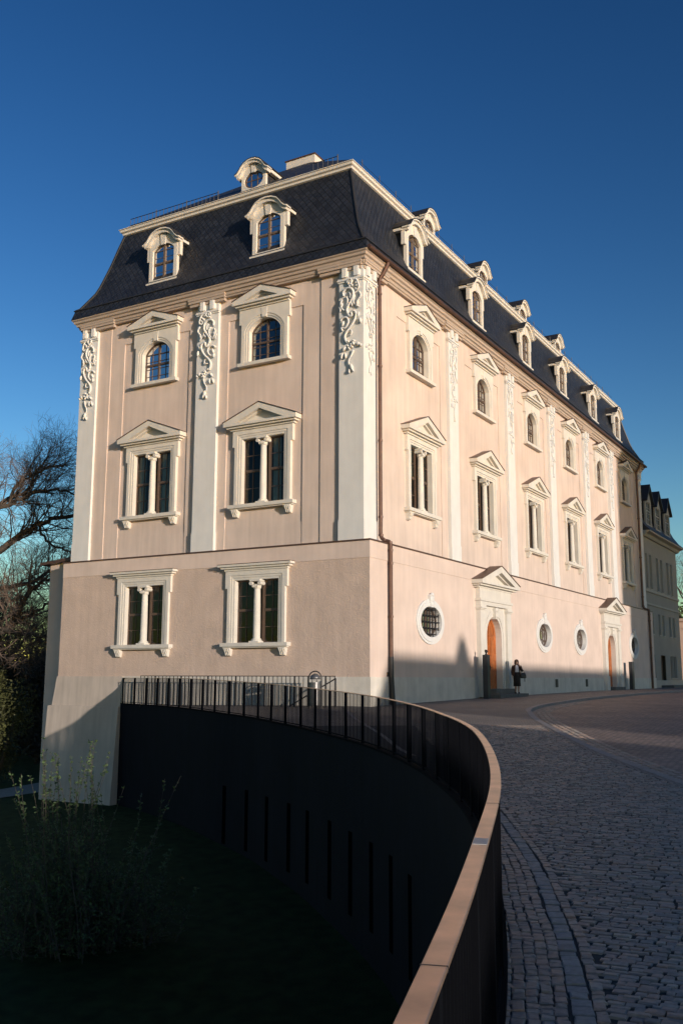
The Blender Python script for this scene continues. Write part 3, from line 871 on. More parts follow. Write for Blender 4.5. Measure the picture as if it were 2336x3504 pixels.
# hip ridges of dressed slate and the line of lead above the eaves
for f_ in (lambda i: (i, i + .18), lambda i: (i, Y1 - i), lambda i: (X1 - i, i + .18)):
    mb = MB(); mb.tube([(*f_(i), z + .015) for i, z in MANS], .055, 5); mb.build('hip_ridge', M['lead'], roof)
sweep([(-.10, 17.94), (-.10, 17.985), (.06, 18.03), (.06, 17.98)], 'eaves_flashing', M['lead'])
mb = MB()
mb.tube([(-.1, -.06, 17.56), (45.45, -.06, 17.56)], .085, 8); mb.build('gutter', M['copper'], house)
# white chimney block on the ridge
mb = MB(); mb.box(7.2, 8.0, 7.0, 8.7, 26.2, 27.12); ch = mb.build('chimney', M['cream'], roof)
mb = MB(); mb.box(7.14, 8.06, 6.94, 8.76, 27.122, 27.17); mb.build('chimney_cap', M['copper'], ch)
# snow guards
mb = MB()
def guard(mb, ax, a, b, off, z):
    n = int((b - a) / .22)
    for k in range(n + 1):
        u = a + (b - a) * k / n; r_ = .032 if k % 8 == 0 else .015
        P = ((off, u) if ax == 'y' else (u, off))
        mb.tube([(P[0], P[1], z), (P[0], P[1], z + .42 + (.06 if k % 8 == 0 else 0))], r_, 4)
    for zz in (z + .08, z + .40):
        A = ((off, a, zz), (off, b, zz)) if ax == 'y' else ((a, off, zz), (b, off, zz))
        mb.tube(A, .02, 4)
guard(mb, 'y', 8.4, 13.6, 1.30, 22.27); mb.build('snow_guard', M['iron'], roof); mb = MB(); guard(mb, 'y', 2.2, 3.4, 1.34, 22.27)
mb.build('snow_guard', M['iron'], roof)
mb = MB(); 
for k in range(26): 
    x = 2.2 + k * 1.55
    mb.tube([(x, 1.50, 22.27), (x, 1.50, 22.74)], .018, 4)
mb.tube([(2.0, 1.50, 22.56), (42, 1.50, 22.56)], .010, 4)
mb.build('lightning_rod_line', M['iron'], roof)

# --- windows ------------------------------------------------------------
def sash_lights(mb, hw, z0, z1, y, cols, rows, bw=.045, bar=.022, transom=None, head=None):
    mb.box(-hw, -hw + bw, y, y + .06, z0, z1); mb.box(hw - bw, hw, y, y + .06, z0, z1)
    mb.box(-hw + bw, hw - bw, y, y + .06, z0, z0 + bw)
    if head is None: mb.box(-hw + bw, hw - bw, y, y + .06, z1 - bw, z1)
    for c in range(1, cols):
        x = -hw + 2 * hw * c / cols; w = bar
        mb.box(x - w / 2, x + w / 2, y + .012, y + .05, z0 + bw, z1)
    for r_ in range(1, rows):
        z = z0 + (z1 - z0) * r_ / rows; w = bar
        mb.box(-hw + bw, hw - bw, y + .014, y + .048, z - w / 2, z + w / 2)
    if transom: mb.box(-hw + bw * .5, hw - bw * .5, y - .015, y + .055, transom - .045, transom + .045)
def pediment(mb, fl, hw, z0, z1, proj, thick=.20):
    mb.box(-hw + .22, hw - .22, -proj * .45, .05, z0, z0 + .075)
    mb.box(-hw + .10, hw - .10, -proj * .75, .05, z0 + .077, z0 + .15)
    mb.box(-hw, hw, -proj, .05, z0 + .152, z0 + .23)
    zt = z0 + .232
    plate(mb, [(-hw, zt), (hw, zt), (hw, zt + .10), (0, z1), (-hw, zt + .10)], [[(-hw + .62, zt + .03), (hw - .62, zt + .03), (0, z1 - thick - .05)]], -proj * .98, .05)
    plate(mb, [(-hw + .02, zt + .002), (hw - .02, zt + .002), (0, z1 - .06)], [], -proj * .28, .045)
    # molded inner lip of the raking cornice
    plate(mb, [(-hw + .50, zt + .004), (hw - .50, zt + .004), (0, z1 - thick * .62)], [[(-hw + .80, zt + .05), (hw - .80, zt + .05), (0, z1 - thick - .13)]], -proj * .6, .04)
    e = .02
    plate(fl, [(-hw - .03, zt + .10), (-hw - .03, zt + .10 + e), (0, z1 + e + .01), (hw + .03, zt + .10 + e), (hw + .03, zt + .10), (0, z1 + .004)], [], -proj - .03, .05)
def make_middle(flat=False):
    z0, z1, hw = (8.0, 10.73, 1.03) if not flat else (2.47, 4.92, 1.03)
    mb = MB()
    ears = [(-1.36, z0), (1.36, z0), (1.36, z1 - .32), (1.46, z1 - .32), (1.46, z1 + .36), (-1.46, z1 + .36), (-1.46, z1 - .32), (-1.36, z1 - .32)]
    plate(mb, ears, [rect(-1.22, 1.22, z0 + .001, z1 + .18)], -.12, .07)
    plate(mb, rect(-1.26, 1.26, z0 + .002, z1 + .22), [rect(-hw, hw, z0 + .003, z1)], -.07, .36)
    plate(mb, rect(-1.21, 1.21, z0 + .004, z1 + .17), [rect(-1.12, 1.12, z0 + .005, z1 + .09)], -.095, .0)
    o = mb.build('window', M['cream'], house)
    fl = MB(); mb = MB()
    if flat:
        mb.box(-1.50, 1.50, -.16, .05, z1 + .362, z1 + .44); mb.box(-1.62, 1.62, -.24, .05, z1 + .442, z1 + .52); mb.box(-1.72, 1.72, -.32, .05, z1 + .522, z1 + .61)
        fl.box(-1.74, 1.74, -.34, .01, z1 + .612, z1 + .63)
        mb.build('lintel_cornice', M['cream'], o)
    else:
        pediment(mb, fl, 1.77, z1 + .362, 12.10, .40)
        mb.build('pediment', M['cream'], o)
    fl.build('flashing', M['copper'], o)
    mb = MB(); mb.box(-1.57, 1.57, -.26, .36, z0 - .145, z0); mb.box(-1.50, 1.50, -.19, .02, z0 - .19, z0 - .147)
    mb.build('sill', M['cream'], o)
    for x in (-1.28, 1.28):
        b = MB()
        b.loft([[(x - w, -d, z), (x + w, -d, z), (x + w, .05, z), (x - w, .05, z)] for w, d, z in [(.15, .23, z0 - .192), (.15, .22, z0 - .27), (.13, .14, z0 - .36), (.12, .15, z0 - .42), (.10, .07, z0 - .50)]])
        for q in (-.08, 0, .08): b.tube([(x + q, -.235, z0 - .22), (x + q, -.20, z0 - .31), (x + q, -.15, z0 - .38), (x + q, -.12, z0 - .47)], .025, 5)
        b.build('bracket', M['cream'], o)
    mb = MB(); mb.lathe([(.145, z0 + .16), (.142, z0 + .8), (.133, z0 + 1.6), (.122, z1 - .36)], 0, .0, 16)
    mb.lathe([(.21, z0 + .06), (.215, z0 + .09), (.20, z0 + .12), (.175, z0 + .13), (.185, z0 + .16)], 0, .0, 16)
    mb.box(-.22, .22, -.21, .2, z0 + .001, z0 + .065)
    mb.build('column', M['cream'], o, smooth=False)
    mb = MB(); mb.lathe([(.145, z1 - .36), (.165, z1 - .33), (.15, z1 - .31), (.18, z1 - .2)], 0, .0, 12)
    for x in (-.2, .2):
        mb.tube([(x, -.18, z1 - .16), (x, .14, z1 - .16)], .075, 10)
    for a_ in range(5): mb.blob((-.12 + .06 * a_, -.16, z1 - .27), (.03, .03, .06), 5, 3)
    mb.box(-.25, .25, -.20, .15, z1 - .085, z1 - .002)
    mb.build('capital', M['cream'], o)
    for sgn in (-1, 1):
        s_ = MB(); m2 = MB(); sash_lights(m2, .40, z0 + .01, z1 - .01, .15, 2, 4, transom=(z0 + z1) / 2 + .05, bar=.03)
        s_.add([(p[0] + sgn * .62, p[1], p[2]) for p in m2.v], m2.f)
        s_.box(sgn * .20 - .05, sgn * .20 + .05, .14, .22, z0 + .002, z1 - .003)
        so = s_.build('sash', M['sash'], o)
        p_ = MB(); p_.add([(sgn * .62 - .39, .185, z0 + .02), (sgn * .62 + .39, .185, z0 + .02), (sgn * .62 + .39, .185, z1 - .02), (sgn * .62 - .39, .185, z1 - .02)], [(0, 1, 2, 3)])
        p_.build('pane', M['glass'], o)
    return o
def make_arched():
    mb = MB(); hw, z0, zs, rise = .78, 13.93, 15.30, .47
    plate(mb, [(-1.14, z0), (1.14, z0), (1.14, 15.62), (1.25, 15.62), (1.25, 16.26), (-1.25, 16.26), (-1.25, 15.62), (-1.14, 15.62)], [arch(.98, z0 + .001, zs + .02, .62)], -.12, .07)
    plate(mb, arch(1.02, z0 + .002, zs + .03, .65), [arch(hw, z0 + .003, zs, rise)], -.07, .36)
    plate(mb, arch(.97, z0 + .004, zs + .02, .61), [arch(.88, z0 + .005, zs + .01, .54)], -.095, .0)
    plate(mb, [(-.10, 15.79), (.10, 15.79), (.15, 16.2), (-.15, 16.2)], [], -.135, .07)
    o = mb.build('arched_window', M['cream'], house)
    fl = MB(); mb = MB(); pediment(mb, fl, 1.45, 16.262, 17.10, .40)
    mb.build('pediment', M['cream'], o); fl.build('flashing', M['copper'], o)
    mb = MB(); mb.box(-1.26, 1.26, -.22, .36, z0 - .14, z0); mb.build('sill', M['cream'], o)
    s_ = MB(); sash_lights(s_, .77, z0 + .01, 15.28, .15, 4, 4, transom=14.78, head=1, bar=.024)
    s_.box(-.035, .035, .13, .21, z0 + .05, 15.70)
    plate(s_, arch(.772, 15.25, zs, rise - .002), [arch(.72, 15.29, zs - .0, rise - .06)], .15, .21)
    for x in (-.385, .385): s_.box(x - .011, x + .011, .164, .20, 15.2, 15.62)
    s_.box(-.74, .74, .164, .20, 15.27, 15.295)
    s_.build('sash', M['sash'], o)
    p_ = MB(); plate(p_, arch(.75, z0 + .02, zs, rise - .03), [], .185, .185, back=False); p_.build('pane', M['glass'], o)
    return o
mid = make_middle(); arc = make_arched(); gnd = make_middle(True)
first = True
for tmpl, spots in ((mid, [Lm(c) for c in L_BAYS] + [Rm(c) for c in R_BAYS]), (arc, [Lm(c) for c in L_BAYS] + [Rm(c) for c in R_BAYS]), (gnd, [Lm(c, 0.0) for c in L_GROUND])):
    for k, mw in enumerate(spots):
        if k == 0: tmpl.matrix_local = mw
        else: copy_tree(tmpl, house, mw)
# pale curtains in a few of the lights
def curtain(mw, x0, x1, z0, z1):
    mb = MB(); n = 14
    mb.loft([[(x0 + (x1 - x0) * k / n, .30 + .025 * math.sin(k * 2.2), z) for k in range(n + 1)] for z in (z0, z1)], closed=False, caps=False)
    o = mb.build('curtain', M['curtain'], house); o.matrix_local = mw
for c in L_BAYS: curtain(Lm(c), .28, .68, 8.1, 10.7); 
curtain(Lm(L_BAYS[1]), -.98, -.6, 8.1, 10.7)
curtain(Rm(R_BAYS[0]), -.98, -.25, 9.4, 10.7); curtain(Rm(R_BAYS[0]), -.72, .1, 14.6, 15.2)

# --- dormers --------------------------------------------------------------
def make_dormer():
    mb = MB(); z0 = 18.66
    arc_in = arch(.61, 18.80, 20.20, .27)
    plate(mb, [(-.80, z0), (.80, z0), (.80, 20.44), (.56, 20.66), (.40, 20.84), (.0, 20.93), (-.40, 20.84), (-.56, 20.66), (-.80, 20.44)], [arc_in], 0, .16)
    for s in (-1, 1): mb.box(min(s * .802, s * .95), max(s * .802, s * .95), .02, .2, 19.75, 20.42)
    plate(mb, [(-.11, 20.40), (.11, 20.40), (.17, 20.9), (-.17, 20.9)], [], -.05, .02)
    mb.box(-.88, .88, -.10, .16, 18.56, 18.659)
    o = mb.build('dormer', M['cream'], house)
    top = [(-1.03, 20.50), (-.92, 20.54), (-.78, 20.66), (-.66, 20.83), (-.52, 20.98), (-.28, 21.09), (0, 21.13)]
    top = top + [(-x, z) for x, z in top[-2::-1]]
    low = [(-.97, 20.36), (-.84, 20.40), (-.70, 20.51), (-.57, 20.68), (-.43, 20.81), (-.24, 20.90), (0, 20.935)]
    low = low + [(-x, z) for x, z in low[-2::-1]]
    mb = MB(); plate(mb, top + low[::-1], [], -.16, .14)
    up = [(x * 1.0, z + .001) for x, z in top]
    lo2 = [(x, z - .07) for x, z in top]
    plate(mb, [(x * 1.03, z + .012) for x, z in top] + [(x * 1.03, z - .05) for x, z in top][::-1], [], -.24, .1)
    for s in (-1, 1):
        mb.box(min(s * .80, s * 1.02), max(s * .80, s * 1.02), .141, .9, 20.37, 20.49)
    mb.build('hood', M['cream'], o)
    mb = MB(); plate(mb, [(x * 1.05, z + .05) for x, z in top] + [(x * 1.05, z + .013) for x, z in top][::-1], [], -.25, 1.45)
    mb.build('hood_roof', M['lead'], o)
    for s in (-1, 1):
        mb = MB(); mb.box(min(s * .70, s * .78), max(s * .70, s * .78), .161, 1.2, 18.5, 20.6); mb.build('cheek', M['lead'], o)
    s_ = MB(); sash_lights(s_, .60, 18.81, 20.2, .10, 2, 4, bar=.02, transom=19.58, head=1)
    s_.box(-.05, .05, .07, .15, 18.85, 20.44)
    plate(s_, arch(.605, 20.17, 20.2, .265), [arch(.555, 20.20, 20.2, .21)], .10, .15)
    s_.build('sash', M['sash_light'], o)
    p_ = MB(); plate(p_, arch(.59, 18.82, 20.2, .25), [], .125, .125, back=False); p_.build('pane', M['glass'], o)
    mb = MB(); n = 10
    for a, b in ((-.56, -.30),): mb.loft([[(a + (b - a) * k / n, .22 + .02 * math.sin(k * 2), z) for k in range(n + 1)] for z in (18.8, 20.25)], closed=False, caps=False)
    mb.loft([[(.34 + .2 * k / n, .22 + .02 * math.sin(k * 2), z) for k in range(n + 1)] for z in (18.8, 20.25)], closed=False, caps=False)
    mb.build('curtain', M['curtain'], o)
    mb = MB(); mb.box(-.7, .7, .6, .64, 18.5, 20.6); mb.build('back_board', M['inside'], o)
    return o
dm = make_dormer()
for k, mw in enumerate([Lm(5.08, .5), Lm(10.8, .5)] + [Rm(c, .68) for c in (5.5, 12.7, 19.95, 26.7, 33.6, 40.0)]):
    if k == 0: dm.matrix_local = mw
    else: copy_tree(dm, house, mw)
def make_small():
    mb = MB(); oc = ellipse(0, 23.18, .52, .40, 22)
    plate(mb, [(-.66, 22.55), (.66, 22.55), (.66, 23.45), (.52, 23.66), (.34, 23.84), (0, 23.92), (-.34, 23.84), (-.52, 23.66), (-.66, 23.45)], [oc], 0, .14)
    plate(mb, [(-.09, 23.52), (.09, 23.52), (.14, 23.9), (-.14, 23.9)], [], -.04, .02)
    o = mb.build('roof_dormer', M['cream'], house)
    top = [(-.88, 23.50), (-.78, 23.54), (-.67, 23.66), (-.56, 23.83), (-.42, 23.97), (-.22, 24.07), (0, 24.10)]
    top = top + [(-x, z) for x, z in top[-2::-1]]
    mb = MB(); plate(mb, top + [(x * .93, z - .17) for x, z in top][::-1], [], -.16, .12)
    plate(mb, [(x * 1.03, z + .01) for x, z in top] + [(x * 1.03, z - .05) for x, z in top][::-1], [], -.22, .1)
    for s in (-1, 1): mb.box(min(s * .68, s * .87), max(s * .68, s * .87), .121, 1.2, 23.35, 23.49)
    mb.build('hood', M['cream'], o)
    mb = MB(); plate(mb, [(x * 1.05, z + .05) for x, z in top] + [(x * 1.05, z + .012) for x, z in top][::-1], [], -.23, 2.0)
    mb.build('hood_roof', M['lead'], o)
    for s in (-1, 1):
        mb = MB(); mb.box(min(s * .58, s * .64), max(s * .58, s * .64), .141, 1.9, 22.4, 23.6); mb.build('cheek', M['lead'], o)
    mb = MB(); mb.box(-.57, .57, .9, .94, 22.4, 23.8); mb.build('back_board', M['inside'], o)
    s_ = MB(); s_.ring(ellipse(0, 23.18, .45, .33, 22), ellipse(0, 23.18, .525, .405, 22), .06, .11)
    for x in (-.17, .17): s_.box(x - .022, x + .022, .065, .105, 22.80, 23.56)
    s_.box(-.5, .5, .07, .1, 23.16, 23.20)
    s_.build('sash', M['sash'], o)
    p_ = MB(); plate(p_, ellipse(0, 23.18, .5, .38, 22), [], .085, .085, back=False); p_.build('pane', M['glass'], o)
    return o
sd = make_small()
for k, mw in enumerate([Lm(6.9, 1.9)] + [Rm(c, 2.1) for c in (10.15, 17.2, 23.7, 30.6)]):
    if k == 0: sd.matrix_local = mw
    else: copy_tree(sd, house, mw)

# --- oval windows of the ground floor
def make_oculus(grille):
    mb = MB(); c = 3.4
    mb.ring(ellipse(0, c, 1.14, .76), ellipse(0, c, 1.31, .92), -.055, .02)
    mb.ring(ellipse(0, c, 1.0, .63), ellipse(0, c, 1.2, .82), -.085, .30)
    plate(mb, [(-.13, 3.98), (.13, 3.98), (.20, 4.42), (.10, 4.52), (-.10, 4.52), (-.20, 4.42)], [], -.13, .02)
    mb.blob((0, -.11, 4.30), (.17, .08, .14), 8, 5); mb.blob((0, -.12, 4.50), (.12, .07, .09), 8, 5); mb.blob((0, -.11, 4.12), (.10, .07, .11), 8, 5)
    o = mb.build('oval_window', M['white'], house)
    s_ = MB(); s_.ring(ellipse(0, c, .93, .57), ellipse(0, c, 1.01, .64), .16, .22)
    for x in (-.62, -.31, 0, .31, .62):
        h = .6 * math.sqrt(1 - x * x); w = .035 if x == 0 else .02
        s_.box(x - w, x + w, .17, .21, c - h, c + h)
    for z in (-.25, .1, .35):
        h = .97 * math.sqrt(1 - (z / .62) ** 2); s_.box(-h, h, .175, .208, c + z - .015, c + z + .015)
    if not grille:
        for r_ in (.42, .7): s_.ring(ellipse(0, c, r_ - .02, r_ * .6 - .02), ellipse(0, c, r_ + .02, r_ * .6 + .02), .172, .206)
    s_.build('sash', M['sash'], o)
    p_ = MB(); plate(p_, ellipse(0, c, .97, .61), [], .19, .19, back=False); p_.build('pane', M['glass'], o)
    if grille:
        q = MB()
        for k in range(7):
            x = -.84 + .28 * k; h = .63 * math.sqrt(max(0, 1 - (x / 1.0) ** 2)); q.tube([(x, .0, c - h), (x, .0, c + h)], .022, 5)
        for k in range(5):
            z = -.5 + .25 * k; h = 1.0 * math.sqrt(1 - (z / .63) ** 2); q.tube([(-h, .03, c + z), (h, .03, c + z)], .022, 5)
            for j in range(7): q.blob((-.84 + .28 * j, .015, c + z), (.035, .035, .035), 5, 3) if abs(-.84 + .28 * j) < h else None
        q.build('iron_grille', M['iron'], o)
    return o
make_oculus(True).matrix_local = Rm(OCULI[0], 0.0)
oc = make_oculus(False); oc.matrix_local = Rm(OCULI[1], 0.0)
for c in OCULI[2:]: copy_tree(oc, house, Rm(c, 0.0))

# --- doors
def make_portal():
    mb = MB()
    plate(mb, rect(-1.48, 1.48, .3, 4.42), [arch(.93, .31, 3.05, .915)], -.10, .34)
    plate(mb, arch(1.24, .55, 3.05, 1.20), [arch(1.08, .551, 3.05, 1.06)], -.13, .0)
    for s in (-1, 1):
        a, b = sorted((s * 1.40, s * 1.95)); mb.box(a, b, -.22, .02, .3, 4.2)
        mb.box(a - .05, b + .05, -.27, .03, .31, 1.28)
        mb.box(a - .04, b + .04, -.26, .025, 4.201, 4.26); mb.box(a - .08, b + .08, -.31, .024, 4.262, 4.33); mb.box(a - .05, b + .05, -.27, .023, 4.332, 4.42)
    mb.box(-2.0, 2.0, -.25, .02, 4.422, 4.60); mb.box(-2.05, 2.05, -.30, .021, 4.602, 4.72); mb.box(-1.97, 1.97, -.22, .019, 4.722, 5.20)
    plate(mb, [(-.13, 3.85), (.13, 3.85), (.20, 4.35), (-.20, 4.35)], [], -.26, .02)
    mb.blob((0, -.25, 4.28), (.19, .08, .12), 8, 5); mb.blob((0, -.25, 3.98), (.13, .07, .10), 8, 5)
    o = mb.build('portal', M['cream'], house)
    mb = MB(); fl = MB()
    pediment(mb, fl, 2.42, 5.202, 6.32, .55, .26)
    mb.build('pediment', M['cream'], o); fl.build('flashing', M['copper'], o)
    d_ = MB(); plate(d_, arch(.94, .62, 3.05, .925), [], .20, .28)
    d_.box(-.03, .03, .17, .21, .64, 3.9)
    for s in (-1, 1):
        for za, zb in ((.80, 1.35), (1.48, 2.05), (2.18, 3.0)):
            a, b = sorted((s * .16, s * .80)); plate(d_, rect(a, b, za, zb), [rect(a + .07, b - .07, za + .07, zb - .07)], .175, .21)
            d_.box(a + .12, b - .12, .185, .21, za + .12, zb - .12)
    plate(d_, [(x * .8, z * .8 + .76) for x, z in arch(.9, 2.95, 3.05, .85)], [[(x * .68, z * .68 + 1.16) for x, z in arch(.9, 2.95, 3.05, .85)]], .175, .21)
    do = d_.build('door', M['door'], o)
    h_ = MB(); h_.tube([(.09, .17, 1.62), (.09, .11, 1.62), (.20, .11, 1.62)], .014, 6); h_.box(.06, .12, .165, .18, 1.5, 1.72); h_.build('door_handle', M['bronze'], o)
    return o
po = make_portal(); po.matrix_local = Rm(DOORS[0], 0.0); copy_tree(po, house, Rm(DOORS[1], 0.0))
mb = MB(); mb.box(10.1, 13.75, -1.05, -.06, .05, .44); mb.build('lower_step', M['step'], house, bevel=.01)
mb = MB(); mb.box(10.7, 13.15, -.62, .4, .442, .66); mb.build('upper_step', M['step'], house, bevel=.01)
mb = MB(); mb.box(31.4, 33.9, -.55, .4, .2, .60); mb.build('door_step', M['step'], house, bevel=.01)
# wall fittings: white notice, vent flaps
mb = MB(); mb.box(30.72, 31.08, -.03, -.002, 1.62, 2.46); mb.build('notice_board', M['sign'], house)
for x in (20.9, 26.6):
    mb = MB(); mb.box(x, x + .42, -.075, -.052, .66, 1.10); mb.box(x + .10, x + .26, -.085, -.076, .74, 1.04); mb.build('vent_flap', M['iron'], house)
# --- drain pipes
def pipe(pts, r, name):
    mb = MB(); mb.tube(catmull([Vector(p) for p in pts], 5), r, 10)
    for p in pts[3:-1:1]: mb.lathe([(r * 1.25, p[2] - .04), (r * 1.25, p[2] + .04)], p[0], p[1], 10)
    return mb.build(name, M['copper'], house, smooth=False)
pipe([(1.5, -.06, 17.5), (1.5, -.02, 17.36), (1.44, .12, 17.05), (1.38, .27, 16.75), (1.38, .27, 16.2), (1.38, .27, 13.2), (1.38, .27, 10.2), (1.38, .27, 7.2), (1.38, .26, 6.5), (1.39, .12, 6.30), (1.42, -.10, 6.2), (1.42, -.13, 5.9), (1.42, -.13, 5.4), (1.42, -.13, 3.4), (1.42, -.13, 1.9)], .075, 'drainpipe')
mb = MB(); mb.tube([(1.42, -.13, 1.92), (1.42, -.13, 1.2), (1.44, -.15, .5), (1.46, -.17, .02)], [.085, .095, .105, .11], 10); mb.box(1.3, 1.36, -.06, .0, 1.2, 1.35); mb.build('standpipe', M['iron'], house)
pipe([(43.6, -.06, 17.5), (43.6, -.02, 17.36), (43.55, .12, 17.05), (43.5, .27, 16.75), (43.5, .27, 16.2), (43.5, .27, 13.2), (43.5, .27, 10.2), (43.5, .27, 7.2), (43.5, .26, 6.5), (43.55, .12, 6.30), (43.6, -.10, 6.2), (43.6, -.13, 5.9), (43.6, -.13, 5.4), (43.6, -.13, 3.4), (43.6, -.13, .3)], .085, 'drainpipe')

# low lean-to wing behind the gable end
mb = MB(); mb.box(.75, 9.0, 15.501, 17.1, -6, 6.18)
for k in range(26):
    z = -4.6 + k * .42
    mb.box(.738, .749, 15.55, 17.112, z, z + .40)
wing = mb.build('lean_to_wing', M['pink_low'], house)
mb = MB(); mb.loft([[(.45, 15.3, 6.36), (.45, 17.5, 6.2), (.45, 17.5, 6.32), (.45, 15.3, 6.52)], [(9.2, 15.3, 6.36), (9.2, 17.5, 6.2), (9.2, 17.5, 6.32), (9.2, 15.3, 6.52)]])
mb.build('wing_roof', M['copper'], wing)

# ================================================================ plain annex at the far end
annex = empty('annex_building', 'shaded grey three-storey annex with gabled roof dormers beyond the pink house', 'building', (45.3, .5, .4))
IA = Matrix.Translation(-Vector(annex.location))
AX0, AX1, AY = 45.31, 57.8, .5
WIN = [(46.0, 46.65), (47.3, 48.1), (49.7, 50.5), (51.2, 52.0), (53.6, 54.4), (55.1, 55.8)]
ANN = [(a, b, 8.15, 10.85) for a, b in WIN] + [(a, b, 4.6, 6.25) for a, b in [(46.9, 47.8), (49.5, 50.25), (50.95, 51.7), (53.5, 54.25), (55.0, 55.8)]] + [(46.5, 47.7, 1.18, 2.99), (53.3, 54.35, 1.18, 2.98), (54.6, 55.65, 1.18, 2.98)]
ADOOR = (49.7, 51.4, .62, 2.97)
mb = MB(); wall_R(mb, rect(AX0, AX1, .1, 12.3), [rect(*r_) for r_ in ANN + [ADOOR]], AY)
mb.add([(AX1, AY, .1), (AX1, 14, .1), (AX1, 14, 12.3), (AX1, AY, 12.3), (AX0, 14, .1), (AX0, 14, 12.3)], [(0, 1, 2, 3), (1, 4, 5, 2)])
o = mb.build('wall', M['grey_wall'], annex); o.matrix_local = IA
for z0, z1, pr in ((7.82, 8.02, .10), (6.80, 6.95, .08), (.1, 1.0, .05)):
    mb = MB(); mb.box(AX0, AX1 + .03, AY - pr, AY - .002, z0, z1); o = mb.build('string_course', M['grey_wall_low'], annex); o.matrix_local = IA
for a, b, z0, z1 in ANN:
    mb = MB(); plate(mb, rect(a - .03, b + .03, z0 - .03, z1 + .03), [rect(a, b, z0, z1)], AY - .02, AY + .25); mb.box(a - .06, b + .06, AY - .06, AY + .2, z0 - .09, z0 - .031)
    w_ = mb.build('window', M['grey_wall_low'], annex); w_.matrix_local = IA
    s_ = MB(); c = (a + b) / 2; m2 = MB(); sash_lights(m2, (b - a) / 2, z0, z1, AY + .16, 2, 3, bw=.05, bar=.03)
    s_.add([(p[0] + c, p[1], p[2]) for p in m2.v], m2.f); s_.build('sash', M['sash'], w_)
    p_ = MB(); p_.add([(a, AY + .2, z0), (b, AY + .2, z0), (b, AY + .2, z1), (a, AY + .2, z1)], [(0, 1, 2, 3)]); p_.build('pane', M['glass'], w_)
mb = MB(); mb.box(AX0, AX1, AY + .9, AY + 1.0, .1, 12.3); o = mb.build('room_wall', M['inside'], annex); o.matrix_local = IA
a, b, z0, z1 = ADOOR
mb = MB(); mb.box(a, b, AY + .25, AY + .3, z0, z1); mb.box(a + .82, a + .86, AY + .23, AY + .249, z0, z1)
for x in (a + .15, a + .97):
    for z in (.8, 1.6): mb.box(x, x + .55, AY + .225, AY + .249, z, z + .6)
o = mb.build('door', M['sash'], annex); o.matrix_local = IA
mb = MB(); mb.box(49.2, 54.2, -.55, .45, .2, .60); o = mb.build('door_step', M['step'], annex); o.matrix_local = IA
mb = MB()
def pr_x(mb, prof, x0, x1):
    mb.loft([[(x0, y, z) for y, z in prof], [(x1, y, z) for y, z in prof]])
pr_x(mb, [(AY + .2, 12.1), (AY - .15, 12.15), (AY - .3, 12.35), (AY - .62, 12.45), (AY - .62, 12.56), (AY + .3, 12.56)], AX0, AX1 + .5)
o = mb.build('eaves_cornice', M['grey_wall_low'], annex); o.matrix_local = IA
mb = MB(); prof = [(AY - .66, 12.562), (AY - .3, 12.9), (AY + .1, 13.5), (AY + .55, 14.6), (AY + 1.0, 16.2), (AY + 1.15, 16.75), (AY + 6, 17.2), (AY + 12, 16.7), (AY + 13, 12.56)]
ends = [(AX0, 0), (AX1 + .55, 1)]
mb.loft([[(AX0, y, z) for y, z in prof], [(AX1 + .55 - min(max(z - 12.56, 0), 4.2) * .62, y, z) for y, z in prof]])
ar = mb.build('roof', M['lead'], annex); ar.matrix_local = IA
ad = None
for k, c in enumerate((47.6, 51.0, 54.6)):
    if ad is None:
        mb = MB(); plate(mb, [(-1.0, 13.0), (1.0, 13.0), (1.0, 15.2), (0, 16.35), (-1.0, 15.2)], [rect(-.72, .72, 13.3, 15.1)], 0, .15)
        mb.box(-1.05, 1.05, -.1, .1, 12.9, 12.999)
        ad = mb.build('dormer', M['grey_wall_low'], annex)
        m2 = MB(); plate(m2, [(-1.2, 15.05), (-1.2, 15.2), (0, 16.58), (1.2, 15.2), (1.2, 15.05), (0, 16.40)], [], -.22, 1.8); m2.build('dormer_roof', M['lead'], ad)
        for sg in (-1, 1):
            m2 = MB(); m2.box(min(sg * .9, sg * .98), max(sg * .9, sg * .98), .151, 1.4, 12.8, 15.3); m2.build('cheek', M['lead'], ad)
        m2 = MB(); sash_lights(m2, .72, 13.3, 15.1, .06, 2, 4, bar=.03, transom=14.4); m2.box(-.05, .05, .05, .13, 13.3, 15.1); m2.build('sash', M['grey_wall_low'], ad)
        m2 = MB(); m2.add([(-.7, .09, 13.3), (.7, .09, 13.3), (.7, .09, 15.1), (-.7, .09, 15.1)], [(0, 1, 2, 3)]); m2.build('pane', M['glass'], ad)
        ad.matrix_local = IA @ Matrix.Translation((c, AY - .1, 0))
    else: copy_tree(ad, annex, IA @ Matrix.Translation((c, AY - .1, 0)))

# sunlit salmon gatehouse at the end of the street
gh = empty('gatehouse', 'sunlit salmon gatehouse wall with an arched opening at the far end of the street', 'building', (75, 2, .45))
IG = Matrix.Translation(-Vector(gh.location))
def wall_X(mb, outer, holes, x0, x1):
    m2 = MB(); plate(m2, outer, holes, x0, x1)
    mb.add([(p[1], p[0], p[2]) for p in m2.v], m2.f)
mb = MB(); wall_X(mb, rect(-6.0, 8.0, .2, 7.05), [[(y + 2.45, z) for y, z in arch(.75, .21, 4.0, .74)], [(y - .8, z) for y, z in arch(.75, .21, 4.0, .74)]], 75, 81)
o = mb.build('wall', M['far_pink'], gh); o.matrix_local = IG
mb = MB(); mb.box(74.85, 81.1, -6.1, 8.1, 6.3, 6.55); o = mb.build('string_course', M['far_pink'], gh); o.matrix_local = IG
mb = MB(); mb.box(74.7, 81.3, -6.3, 8.3, 7.052, 7.35); o = mb.build('parapet', M['far_pink'], gh); o.matrix_local = IG
